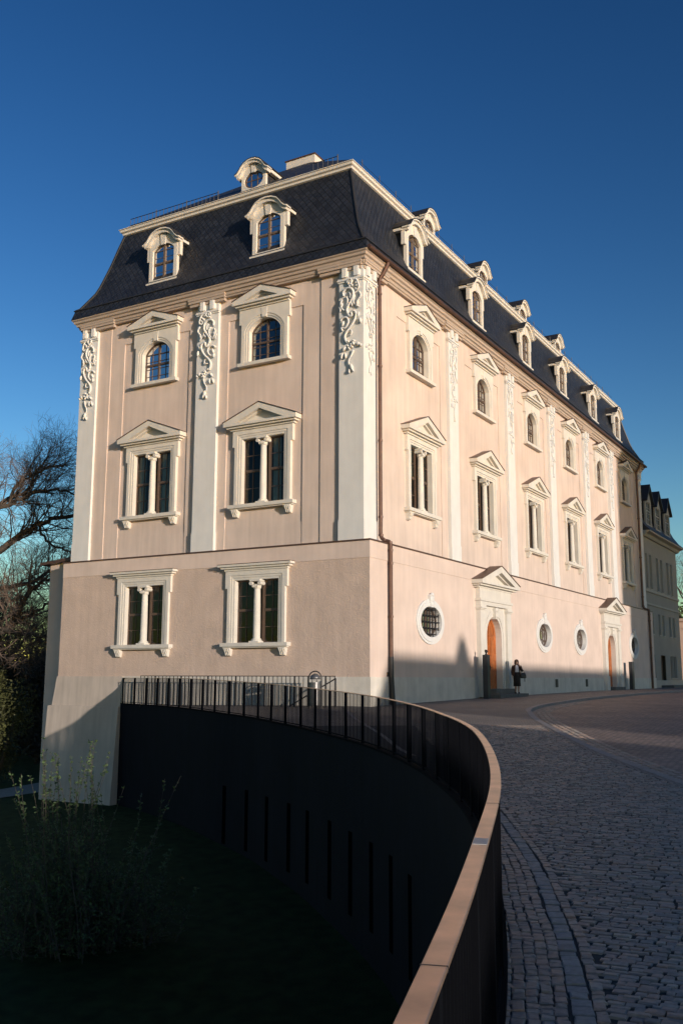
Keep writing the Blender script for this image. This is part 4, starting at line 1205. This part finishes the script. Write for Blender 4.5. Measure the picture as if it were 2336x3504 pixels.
mb = MB(); mb.box(77, 77.2, -5, 7, .3, 6); o = mb.build('gate_leaf', M['sash'], gh); o.matrix_local = IG

# ================================================================ across the street, outside the picture: what throws the long shadows
def townhouse(label, X0, X1_, Yf, depth, zt, ridge, hipw, turret=None):
    e = empty('town_house', label, 'building', ((X0 + X1_) / 2, Yf, 0))
    I = Matrix.Translation(-Vector(e.location))
    mb = MB(); mb.box(X0, X1_, Yf - depth, Yf, -2, zt - .3); o = mb.build('wall', M['town'], e); o.matrix_local = I
    mb = MB(); h = ridge
    mb.add([(X0 - .4, Yf + .4, zt - .3), (X1_ + .4, Yf + .4, zt - .3), (X1_ + .4, Yf - depth - .4, zt - .3), (X0 - .4, Yf - depth - .4, zt - .3),
            (X0 + hipw, Yf - depth / 2, zt + h), (X1_ - hipw, Yf - depth / 2, zt + h)], [(0, 1, 5, 4), (1, 2, 5), (2, 3, 4, 5), (3, 0, 4), (3, 2, 1, 0)])
    ro = mb.build('roof', M['lead'], e); ro.matrix_local = I
    return e, I
SHX, TL = 1.0 / SUN_K, math.tan(SUN_EL) * math.sqrt(1 + 1 / SUN_K ** 2)
YA = -65.0
def back(x, y, z, Y): return x - SHX * (y - Y), z + TL * (y - Y)      # where the sun ray to a point passes the line y = Y
th = empty('town_house', 'long low town house with a small ridge turret across the street', 'building', (-20, YA, 0))
ITH = Matrix.Translation(-Vector(th.location))
pf = [back(.35, 0, .0, YA), back(1.7, 0, 2.0, YA), back(6, 0, 1.95, YA), back(14, 0, 1.72, YA), back(36, 0, 1.55, YA)]
def slab(mb, pts, y0, y1):
    n_ = len(pts)
    mb.add([(x, y0, z) for x, z in pts] + [(x, y1, z) for x, z in pts], [tuple(range(n_)), tuple(range(2 * n_ - 1, n_ - 1, -1))] + [(i, (i + 1) % n_, (i + 1) % n_ + n_, i + n_) for i in range(n_)])
mb = MB(); slab(mb, [(x, z - 1.0) for x, z in pf] + [(pf[-1][0], -2), (pf[0][0], -2)], YA - 8, YA); o = mb.build('wall', M['town'], th); o.matrix_local = ITH
mb = MB(); slab(mb, pf + [(x, z - 1.0) for x, z in pf][::-1], YA - 8.2, YA + .1); o = mb.build('roof', M['lead'], th); o.matrix_local = ITH
tx, tz = back(6.85, 0, 2.15, YA)
mb = MB()
mb.box(tx - .55, tx + .55, YA - 4, YA - 3, tz - 1, tz + .55); mb.box(tx - .33, tx + .33, YA - 3.8, YA - 3.2, tz + .55, tz + .95)
mb.loft([[(tx + r_ * a, YA - 3.5 + r_ * b, z) for a, b in ((-1, -1), (1, -1), (1, 1), (-1, 1))] for r_, z in ((.36, tz + .95), (.2, tz + 1.1), (.03, tz + 1.25))])
o = mb.build('turret', M['lead'], th); o.matrix_local = ITH
xb, zb_ = back(38.3, 0, 18.5, -85.0)
e, I = townhouse('tall plain town palace rising behind the low town house', xb, xb + 29, -85.0, 12.0, zb_, 2.0, 6.0)
mb = MB(); Yc = -60.0
pc = [back(-2.1, .65, .35, Yc), back(-.3, 11.0, -1.6, Yc), back(-.3, 15.8, -1.7, Yc), back(-13.5, -8.2, .2, Yc), back(-19.6, -12.1, .0, Yc), back(-30, -16.5, -.15, Yc), back(-60, -33, -.9, Yc)]
pts = pc + [(pc[-1][0], -6), (pc[0][0], -6)]; n_ = len(pts)
mb.add([(x, Yc, z) for x, z in pts] + [(x - SHX * 14, Yc - 14, z) for x, z in pts], [tuple(range(n_)), tuple(range(2 * n_ - 1, n_ - 1, -1))] + [(i, (i + 1) % n_, (i + 1) % n_ + n_, i + n_) for i in range(n_)])
tag(mb.build('shadow_prism', M['lawn']), kind='structure')  # added unseen prism, outline shaped to shade the path and the battered foot

# ================================================================ trees and bushes
def grow(rnd, p, d, length, r0, level, maxl, wood, twigs, nchild, droop, wig=.22, fork=None):
    n = 7 if level < 2 else (5 if level < maxl else 4)
    pts = [p.copy()]; dirs = [d.copy()]; cur = d.copy(); q = p.copy()
    for k in range(n):
        cur = (cur + Vector((rnd.uniform(-1, 1), rnd.uniform(-1, 1), rnd.uniform(-1, 1))) * wig + Vector((0, 0, droop))).normalized()
        q = q + cur * length / n; pts.append(q.copy()); dirs.append(cur.copy())
    end = r0 * (.45 if level < maxl else .5)
    rad = [r0 + (end - r0) * k / n for k in range(n + 1)]
    (wood if level < 2 else twigs).tube(pts, rad, 8 if level == 0 else (6 if level == 1 else 3), caps=False)
    if level >= maxl: return
    m = nchild[level]
    for k in range(m):
        u = (.30 + .70 * (k + rnd.random()) / m) if level > 0 else (.45 + .55 * (k + rnd.random()) / m)
        i = min(int(u * n), n - 1); f = u * n - i
        bp = pts[i].lerp(pts[i + 1], f); bd = dirs[i + 1]
        side = bd.cross(Vector((rnd.uniform(-1, 1), rnd.uniform(-1, 1), rnd.uniform(-1, 1)))).normalized()
        ang = rnd.uniform(.5, 1.05)
        nd = (bd * math.cos(ang) + side * math.sin(ang)).normalized()
        ln = length * rnd.uniform(.48, .78) * (1.15 - .45 * u)
        rr = max(rad[i] * rnd.uniform(.36, .56), .0055)
        grow(rnd, bp, nd, ln, rr, level + 1, maxl, wood, twigs, nchild, droop * .8 if level else .02, wig)
def bare_tree(name, label, s_, t_, zb, h, r0, seed, nchild, maxl=4, lean=(0, 0), group=None, bark='bark', limbs=None):
    X, Y = from_st(s_, t_)
    e = empty(name, label, 'tree', (X, Y, zb), 0, group)
    rnd = random.Random(seed); wd, tw = MB(), MB()
    d = Vector((lean[0] * CA + lean[1] * SA, lean[0] * SA - lean[1] * CA, 1)).normalized()
    if limbs:
        tp = [Vector((0, 0, 0)), d * h * .16, d * h * .34]
        wd.tube(tp, [r0 * 1.25, r0, r0 * .9], 10)
        for (ls, lt, lz, ln, rr, hz_) in limbs:
            dd = Vector((ls * CA + lt * SA, ls * SA - lt * CA, lz)).normalized()
            grow(rnd, d * h * hz_, dd, ln, rr, 1, maxl, wd, tw, nchild, .02, .20)
    else:
        grow(rnd, Vector((0, 0, 0)), d, h * .6, r0, 0, maxl, wd, tw, nchild, .05, .12)
    wd.build('trunk', M[bark], e, smooth=True, recalc=False); tw.build('crown', M['twig'], e, recalc=False)
    return e
def plane_tree():
    s0, t0 = 50.0, -20.8
    X, Y = from_st(s0, t0); zb = -4.0
    e = empty('plane_tree', 'large bare plane tree with thick winding limbs reaching in from the left edge', 'tree', (X, Y, zb))
    rnd = random.Random(5); wd, tw = MB(), MB()
    def P(t, z, ds=0.0):
        x, y = from_st(s0 + ds, t); return Vector((x - X, y - Y, z - zb))
    wd.tube([P(t0, -4.3), P(t0 + .1, -1.5), P(t0 + .3, 1.8), P(t0 + .2, 4.5), P(t0 - .1, 7.5)], [.62, .5, .46, .42, .34], 12, caps=False)
    limbs = [  # (t, z, ds) along each limb, start radius, end radius
        ([(-20.5, 2.0, 0), (-18.6, 3.2, -.5), (-17.2, 3.45, -1), (-16.55, 3.75, -1), (-16.0, 5.0, -1.2), (-15.5, 6.1, -1), (-14.3, 6.9, -.6), (-12.5, 7.6, 0)], .24, .05),
        ([(-17.2, 3.45, -1), (-15.9, 3.3, -1.6), (-14.4, 3.2, -2), (-12.6, 3.7, -2)], .13, .04),
        ([(-16.55, 3.75, -1), (-15.4, 4.35, -1.4), (-14.2, 4.9, -1.8), (-12.6, 5.0, -2)], .10, .03),
        ([(-20.4, 5.6, 0), (-18.4, 8.5, .5), (-17.2, 9.9, .8), (-16.2, 11.0, 1), (-15.0, 11.6, 1.2), (-13.4, 11.7, 1), (-12.2, 12.0, 1)], .24, .05),
        ([(-20.3, 8.2, 0), (-18.6, 11.0, -.6), (-17.2, 12.1, -.8), (-16.0, 12.9, -.8), (-14.9, 13.3, -.4), (-13.6, 12.8, 0)], .19, .04),
        ([(-20.4, 8.6, 0), (-18.3, 12.6, 1), (-17.1, 13.7, 1.4), (-16.7, 15.0, 1.5), (-16.2, 16.2, 1.5)], .18, .03),
        ([(-17.2, 12.1, -.8), (-17.0, 13.4, -.7), (-16.4, 14.2, -.6), (-15.4, 15.0, -.4), (-14.6, 15.3, -.2)], .10, .03),
        ([(-20.5, 3.5, 0), (-18.6, 5.8, 1.5), (-17.0, 6.6, 2.5), (-15.8, 7.9, 3), (-14.2, 8.6, 3), (-12.8, 9.8, 3)], .17, .04),
        ([(-16.2, 11.0, 1), (-15.9, 9.8, 1.4), (-14.9, 9.2, 1.8), (-14.2, 8.2, 2), (-13.3, 7.6, 2)], .08, .03),
        ([(-20.5, 9, 0), (-20.6, 12, -.5), (-20.0, 14.5, -1), (-19.2, 16.4, -1)], .2, .04),
        ([(-21, 7, 0), (-23.4, 9.5, 0), (-25, 12, .5)], .22, .06)]
    for path, r0, r1 in limbs:
        C = catmull([P(a_, b_ if b_ < 5 else 5 + (b_ - 5) * .70, c_) for a_, b_, c_ in path], 5)
        C = [c + Vector((rnd.gauss(0, .05), rnd.gauss(0, .05), rnd.gauss(0, .06))) for c in C]
        n = len(C); rad = [r0 + (r1 - r0) * (i / (n - 1)) ** .8 for i in range(n)]
        wd.tube(C, rad, 8, caps=False)
        for i in range(2, n):
            u = i / (n - 1)
            for m_ in range(1 if u < .3 else 2):
                td = (C[i] - C[i - 1]).normalized()
                side = td.cross(Vector((rnd.uniform(-1, 1), rnd.uniform(-1, 1), rnd.uniform(-1, 1)))).normalized()
                a = rnd.uniform(.5, 1.2); d = (td * math.cos(a) + side * math.sin(a) + Vector((0, 0, .12))).normalized()
                grow(rnd, C[i].lerp(C[i - 1], rnd.random()), d, rnd.uniform(1.2, 2.5), max(rad[i] * .36, .022), 2, 4, wd, tw, [0, 0, 7, 6], .015, .27)
    wd.build('trunk', M['bark'], e, smooth=True, recalc=False); tw.build('crown', M['twig'], e, recalc=False)
plane_tree()
bare_tree('bare_tree', 'bare twiggy tree just behind the plane tree in the park', 66, -23.5, -4.0, 15, .28, 11, [9, 9, 9, 8, 6], 4, (0, .05), group='bare trees in the park')
bare_tree('bare_tree', 'bare tree with a fine twig crown half hidden by the house corner', 72, -21.0, -4.0, 14, .26, 12, [9, 9, 9, 8, 6], 4, (0, .0), group='bare trees in the park')
bare_tree('bare_tree', 'furthest bare tree low behind the other park trees', 88, -31.5, -4.0, 15, .28, 13, [8, 8, 8, 7, 4], 4, group='bare trees in the park')
bare_tree('bare_tree', 'bare tree at the left picture edge behind the plane tree', 78, -29.5, -4.0, 15, .28, 17, [8, 8, 8, 7, 4], 4, group='bare trees in the park')
bare_tree('street_tree', 'bare tree beyond the gatehouse at the right edge', 118, 42.5, .45, 20, .3, 14, [8, 8, 7, 6, 4], 4)

def leafy(name, label, s_, t_, zb, rx, rz, zc, n, size, leaf, seed, lobes=7, group=None, cat='bush', stem=.12):
    X, Y = from_st(s_, t_); e = empty(name, label, cat, (X, Y, zb), 0, group)
    rnd = random.Random(seed); mb = MB()
    lb = [(Vector((rnd.gauss(0, .45) * rx, rnd.gauss(0, .45) * rx, zc + rnd.uniform(-.65, .75) * rz)), rnd.uniform(.30, .6)) for _ in range(lobes)]
    for k in range(n):
        c, f = rnd.choice(lb)
        v = Vector((rnd.gauss(0, 1), rnd.gauss(0, 1), rnd.gauss(0, 1))).normalized() * (rnd.random() ** .45)
        p = c + Vector((v.x * rx * f, v.y * rx * f, v.z * rz * f))
        if p.z < .1: continue
        a = Vector((rnd.uniform(-1, 1), rnd.uniform(-1, 1), rnd.uniform(-.5, 1))).normalized(); b = a.cross(Vector((rnd.uniform(-1, 1), rnd.uniform(-1, 1), rnd.uniform(-1, 1)))).normalized()
        l = size * rnd.uniform(.6, 1.4); w = l * .5
        mb.add([p - a * l * .5, p + b * w * .5, p + a * l * .5, p - b * w * .5], [(0, 1, 2, 3)])
    mb.build('crown', M[leaf], e, recalc=False)
    mb = MB()
    for c, f in lb: mb.tube([(0, 0, 0), (c.x * .4, c.y * .4, c.z * .5), (c.x, c.y, c.z)], [stem, stem * .6, stem * .2], 5)
    mb.build('trunk', M['bark'], e, recalc=False)
    return e
leafy('yew_bush', 'yellow-green yew bush at the left edge in front of the dark wood', 48.6, -16.8, -4.0, 1.75, 2.7, 2.7, 7000, .15, 'bush', 3, 11)
for k, (s_, t_, r_, h_) in enumerate([(62, -19.0, 3.0, 5.2), (68, -23.5, 3.4, 7.0), (74, -20.4, 3.0, 7.6), (82, -26.5, 4.0, 8.0), (64, -24.5, 3.0, 6.0), (58, -16.4, 1.8, 5.0)]):
    leafy('thicket_bush', ['low dark thicket bush nearest the garden path', 'broad brown thicket bush under the bare trees', 'tall thicket bush close behind the house corner', 'furthest wide thicket bush in the park', 'dark thicket bush at the left edge behind the yew', 'narrow dark bush against the lean-to wing'][k],
          s_, t_, -4.0, r_, h_ * .5, h_ * .5, 3800, .30, 'wood_leaf', 20 + k, 10, 'thicket bushes behind the lawn')
for k, (s_, t_, r_, h_) in enumerate([(98, -30.0, 5.5, 9.0), (108, -37.5, 6.0, 10.0), (104, -41.0, 5.5, 9.5)]):
    leafy('distant_tree', ['hazy brown tree crown far behind the thicket nearest the house', 'far brown tree crown in the middle of the distant wood', 'far brown tree crown at the left picture edge'][k],
          s_, t_, -4.0, r_, h_ * .5, h_ * .5, 5200, .48, 'wood_leaf', 50 + k, 12, 'distant trees behind the thicket', 'tree', .3)
leafy('conifer', 'dark green conifer beside the gatehouse at the right edge', 112, 39.6, .45, 2.6, 4.5, 4.5, 3000, .4, 'bush', 31, 9, cat='tree')

# young shrub with upright leafy shoots in front of the battered foot
X, Y = from_st(22, -5.3)
sh = empty('garden_shrub', 'young leafy shrub with long upright shoots on the lawn in front of the battered foot', 'shrub', (X, Y, lawn_z(X, Y)))
rnd = random.Random(41); st_, lf = MB(), MB()
def put_leaf(mb, p, d, l):
    a = d; b = a.cross(Vector((rnd.uniform(-1, 1), rnd.uniform(-1, 1), rnd.uniform(-1, 1)))).normalized(); w = l * .55; n_ = a.cross(b) * l * .12
    mb.add([p, p + a * l * .5 + b * w * .5 + n_, p + a * l, p + a * l * .5 - b * w * .5 + n_], [(0, 1, 2, 3)])
for k in range(165):
    tt = rnd.gauss(-.35, .75); tt = max(-1.8, min(2.3, tt)); ss = rnd.gauss(0, .55)
    ox, oy = from_st(ss, tt); zx, zy = from_st(0, 0)
    base = Vector((ox - zx, oy - zy, 0)); lean = base * .16 + Vector((rnd.gauss(0, .12), rnd.gauss(0, .12), 0))
    H = rnd.uniform(1.0, 2.3) * (1.18 if tt < .2 else (.95 if tt < 1.2 else .65))
    if -1.9 < tt < .6 and k % 4 == 0: H = rnd.uniform(3.1, 4.5)
    d = (Vector((0, 0, 1)) + lean).normalized(); pts = [base]; q = base.copy()
    for j in range(9):
        d = (d + Vector((rnd.uniform(-1, 1), rnd.uniform(-1, 1), rnd.uniform(-.4, .9))) * .10).normalized(); q = q + d * H / 9; pts.append(q.copy())
    st_.tube(pts, [.016 - .0013 * j for j in range(10)], 4, caps=False)
    for j in range(1, 10):
        for m_ in range(6 if j > 5 else 5):
            f = rnd.random(); p = pts[j - 1].lerp(pts[j], f)
            for c in range(rnd.choice((1, 2, 2, 3))):
                dd = Vector((rnd.uniform(-1, 1), rnd.uniform(-1, 1), rnd.uniform(-.2, 1))).normalized()
                if j < 6 and rnd.random() < .5:
                    l2 = rnd.uniform(.15, .5); e2 = p + dd * l2; st_.tube([p, e2], [.006, .003], 3, caps=False)
                    for z_ in range(4): put_leaf(lf, p.lerp(e2, rnd.uniform(.3, 1)), Vector((rnd.uniform(-1, 1), rnd.uniform(-1, 1), rnd.uniform(-.3, 1))).normalized(), rnd.uniform(.04, .08))
                else: put_leaf(lf, p, dd, rnd.uniform(.045, .09))
st_.build('branches', M['bark'], sh, recalc=False); lf.build('foliage', M['shoot_leaf'], sh, recalc=False)

# ================================================================ small things on the pavement
fx = -.95
fe = empty('stair_fence', 'thin straight iron fence along the foot of the gable end', 'fence', (fx, 5.7, .05))
IFm = Matrix.Translation(-Vector(fe.location))
n = 48
for k in range(n + 1):
    y = .9 + (9.9 - .9) * k / n; z = ground(fx, y)
    mb = MB(); r_ = .022 if k % 7 == 2 else .010
    mb.box(fx - r_, fx + r_, y - r_, y + r_, z - .05, 1.185); o = mb.build('bar', M['iron'], fe); o.matrix_local = IFm
mb = MB(); mb.box(fx - .018, fx + .018, .88, 9.92, 1.186, 1.215); o = mb.build('top_rail', M['iron'], fe); o.matrix_local = IFm
mb = MB(); mb.tube([(-.45, 1.15, 1.12), (-.45, 3.15, .10), (-.45, 4.1, -.40)], .025, 6); mb.tube([(-.45, 1.15, .0), (-.45, 1.15, 1.12)], .025, 6); o = mb.build('stair_handrail', M['iron'], fe); o.matrix_local = IFm

bx, by = -1.75, 1.22; bz = ground(bx, by)
bn = empty('litter_bin', 'round grey steel litter bin with a domed lid and hoop beside the fence', 'litter bin', (bx, by, bz))
mb = MB(); mb.lathe([(.19, .10), (.20, .12), (.20, .84), (.212, .85), (.212, .90), (.18, .90), (.17, .5), (.0, .48)], 0, 0, 20); mb.build('body', M['bin'], bn, smooth=False)
mb = MB(); mb.lathe([(.185, 1.02), (.175, 1.08), (.13, 1.15), (.06, 1.19), (.005, 1.20)], 0, 0, 20); mb.lathe([(.185, 1.0), (.185, 1.02)], 0, 0, 20); mb.build('lid', M['bin'], bn, smooth=True)
mb = MB(); u_ = Vector((SA, -CA, 0))
hp = [u_ * .225 * math.cos(a) + Vector((0, 0, 1.02 + .26 * math.sin(a))) for a in [math.pi * k / 14 for k in range(15)]]
mb.tube([u_ * .225 + Vector((0, 0, 0))] + hp + [u_ * -.225 + Vector((0, 0, 0))], .024, 6); mb.build('hoop', M['iron'], bn)

def stele(name, label, X, Y, top, w, d, head):
    z = ground(X, Y); e = empty(name, label, 'sculpture', (X, Y, z))
    mb = MB(); mb.box(-w / 2, w / 2, -d / 2, d / 2, -.1, top - z); mb.build('pillar', M['stele'], e, bevel=.01)
    if head:
        h0 = top - z
        mb = MB(); mb.loft([[(rx * math.cos(2 * math.pi * k / 12), ry * math.sin(2 * math.pi * k / 12) + oy, h0 + zz) for k in range(12)] for rx, ry, oy, zz in [(.075, .05, 0, .0), (.07, .05, 0, .03), (.032, .032, 0, .05), (.03, .034, 0, .075), (.05, .058, -.006, .10), (.062, .072, -.006, .14), (.06, .072, .0, .18), (.04, .05, .004, .215), (.008, .01, .004, .228)]])
        mb.blob((0, -.085, h0 + .14), (.012, .02, .02), 6, 4); mb.blob((-.063, 0, h0 + .145), (.01, .015, .02), 6, 4); mb.blob((.063, 0, h0 + .145), (.01, .015, .02), 6, 4)
        mb.build('bust', M['bronze'], e, smooth=True)
    return e
stele('bust_pillar', 'dark slab pillar topped by a small bronze head beside the left door steps', 9.56, -.62, 2.16, .30, .24, True)
stele('bust_pillar', 'dark slab pillar without a head in the shade under the last oval window', 35.9, -.5, 2.25, .5, .24, False)

# ================================================================ the woman on the step
def person(X, Y, Z, rz):
    e = empty('person', 'woman in a dark jacket, white blouse and long black skirt standing on the door step', 'person', (X, Y, Z), rz)
    V, E, RD = [], [], []
    def vtx(p, r, par=None):
        V.append(p); RD.append(r)
        if par is not None: E.append((par, len(V) - 1))
        return len(V) - 1
    pel = vtx((0, 0, .84), .125)
    ch = vtx((0, 0, 1.02), .105, pel); ch2 = vtx((0, .005, 1.18), .125, ch); up = vtx((0, .005, 1.27), .10, ch2)
    nk = vtx((0, 0, 1.34), .045, up); hd0 = vtx((0, -.01, 1.395), .062, nk); hd1 = vtx((0, -.015, 1.46), .078, hd0); vtx((0, -.005, 1.525), .062, hd1)
    for sx in (-1, 1):
        h = vtx((sx * .075, 0, .80), .095, pel); k = vtx((sx * .075, -.015, .44), .058, h); an = vtx((sx * .065, .01, .09), .034, k); ft = vtx((sx * .07, -.05, .035), .032, an); vtx((sx * .075, -.13, .025), .026, ft)
    def hand(w, pos, d, side, up_):
        pal = vtx(tuple(Vector(pos) + d * .045), .026, w)
        pp = Vector(V[pal])
        for k, (o_, L_) in enumerate(((-.024, .062), (-.008, .07), (.008, .066), (.024, .052))):
            b = pp + side * o_ + d * .025
            f1 = vtx(tuple(b), .0085, pal); f2 = vtx(tuple(b + d * L_ * .5 + up_ * .008), .008, f1); vtx(tuple(b + d * L_ * .85 + up_ * .026), .007, f2)
        t1 = vtx(tuple(pp + side * .03 - d * .005), .0095, pal); vtx(tuple(pp + side * .045 + d * .03 + up_ * .012), .008, t1)
    s1 = vtx((-.155, .005, 1.265), .055, up); e1 = vtx((-.215, .03, 1.03), .04, s1); w1 = vtx((-.215, -.04, .82), .027, e1)
    hand(w1, (-.215, -.04, .82), Vector((0, -.15, -1)).normalized(), Vector((0, -1, .1)), Vector((.7, 0, 0)))
    s2 = vtx((.155, .005, 1.265), .055, up); e2 = vtx((.235, -.03, 1.05), .04, s2); w2 = vtx((.125, -.15, 1.27), .027, e2)
    hand(w2, (.125, -.15, 1.27), Vector((-.45, .1, 1)).normalized(), Vector((-.6, -.6, 0)), Vector((-.5, .4, 0)))
    me = bpy.data.meshes.new('body'); me.from_pydata(V, E, [])
    ob = bpy.data.objects.new('body', me); col.objects.link(ob); ob.parent = e; me.materials.append(M['skin'])
    md = ob.modifiers.new('skin', 'SKIN'); md.use_smooth_shade = True
    for i, r_ in enumerate(RD): me.skin_vertices[0].data[i].radius = (r_, r_)
    me.skin_vertices[0].data[0].use_root = True
    sd_ = ob.modifiers.new('sub', 'SUBSURF'); sd_.levels = 1; sd_.render_levels = 2
    def oval(a, b, z, y=0, n=20, a0=0, a1=2 * math.pi, closed=True):
        m_ = n if closed else n + 1
        return [(a * math.cos(a0 + (a1 - a0) * k / n), b * math.sin(a0 + (a1 - a0) * k / n) + y, z) for k in range(m_)]
    mb = MB(); mb.blob((0, -.098, 1.455), (.013, .022, .02), 8, 5)
    mb.build('nose', M['skin'], ob, smooth=True)
    mb = MB(); mb.blob((0, -.088, 1.415), (.026, .010, .009), 8, 4); mb.build('mouth', M['jacket'], ob, smooth=True)
    for sx in (-1, 1):
        mb = MB(); mb.blob((sx * .032, -.088, 1.478), (.027, .014, .021), 10, 6); mb.build('sunglass_lens', M['bagm'], ob, smooth=True)
    mb = MB()   # bobbed hair open at the face
    hr_ = []
    for a, b, z, y in ((.092, .088, 1.352, .018), (.108, .10, 1.39, .014), (.108, .102, 1.45, .010), (.102, .10, 1.50, .008), (.085, .088, 1.545, .004), (.045, .05, 1.575, .002), (.006, .006, 1.583, 0)):
        gap = .62 if z < 1.5 else (.30 if z < 1.53 else .02)
        hr_.append(oval(a, b, z, y, 22, -math.pi / 2 + gap, 1.5 * math.pi - gap, False))
    mb.loft(hr_, closed=False, caps=False)
    h_ = mb.build('hair', M['hair'], ob, smooth=True); h_.modifiers.new('solid', 'SOLIDIFY').thickness = .02
    mb = MB(); mb.loft([oval(.118, .098, .90), oval(.122, .108, 1.0), oval(.142, .128, 1.12), oval(.15, .125, 1.2), oval(.13, .095, 1.28), oval(.05, .05, 1.335)]); mb.build('blouse', M['blouse'], ob, smooth=True)
    mb = MB(); mb.loft([oval(.128, .108, .985), oval(.165, .138, .86), oval(.172, .142, .78), oval(.165, .138, .55), oval(.172, .142, .335)]); mb.build('skirt', M['skirt'], ob, smooth=True)
    mb = MB()
    g0 = -math.pi / 2; rr_ = []
    for a, b, z, gp in ((.20, .165, .80, .75), (.185, .152, .92, .70), (.168, .142, 1.02, .62), (.178, .148, 1.14, .50), (.185, .138, 1.22, .42), (.165, .105, 1.295, .38), (.07, .062, 1.35, .42)):
        rr_.append(oval(a, b, z, .005, 24, g0 + gp, g0 + 2 * math.pi - gp, False))
    mb.loft(rr_, closed=False, caps=False)
    mb.tube([(-.15, .005, 1.275), (-.19, .015, 1.17), (-.218, .03, 1.03), (-.217, -.0, .93), (-.215, -.035, .845)], [.066, .06, .054, .046, .042], 10)
    mb.tube([(.15, .005, 1.275), (.20, -.01, 1.17), (.238, -.03, 1.05), (.19, -.085, 1.15), (.14, -.137, 1.25)], [.066, .06, .056, .046, .04], 10)
    j_ = mb.build('jacket', M['jacket'], ob, smooth=True); j_.modifiers.new('solid', 'SOLIDIFY').thickness = .012
    for sx in (-1, 1):
        mb = MB(); mb.loft([[(sx * .072 + w * math.cos(a), y + l * math.sin(a), z) for a in [2 * math.pi * k / 12 for k in range(12)]] for w, l, y, z in ((.04, .105, -.05, .0), (.042, .108, -.05, .03), (.036, .08, -.035, .06), (.03, .04, .0, .075))]); mb.build('shoe', M['bagm'], ob, smooth=True)
    return e
person(13.1, -.72, .44, R(-62))
px_, py_ = 13.1, -.72
bag = empty('handbag', 'black leather handbag hanging from the arm of the standing woman', 'bag', (px_, py_, .44), R(-62))
mb = MB(); mb.loft([[(.29 + w * sx, -.05 + d * sy, z) for sx, sy in ((-1, -1), (-.6, -1.25), (.6, -1.25), (1, -1), (1, 1), (.6, 1.25), (-.6, 1.25), (-1, 1))] for w, d, z in ((.11, .045, .70), (.135, .06, .73), (.13, .055, .84), (.10, .035, .93), (.085, .02, .955))])
mb.build('bag_body', M['bagm'], bag, bevel=.01)
mb = MB(); mb.tube(catmull([Vector(p) for p in [(.215, -.05, .94), (.215, -.04, 1.02), (.245, -.03, 1.115), (.30, -.04, 1.06), (.355, -.05, .94)]], 4), .009, 6); mb.build('strap', M['bagm'], bag)
mb = MB(); mb.tube(catmull([Vector(p) for p in [(.36, -.06, .72), (.37, -.07, .62), (.35, -.07, .55), (.33, -.06, .62), (.33, -.05, .70)]], 4), .008, 5); mb.build('hanging_strap', M['steel_blue'], bag)
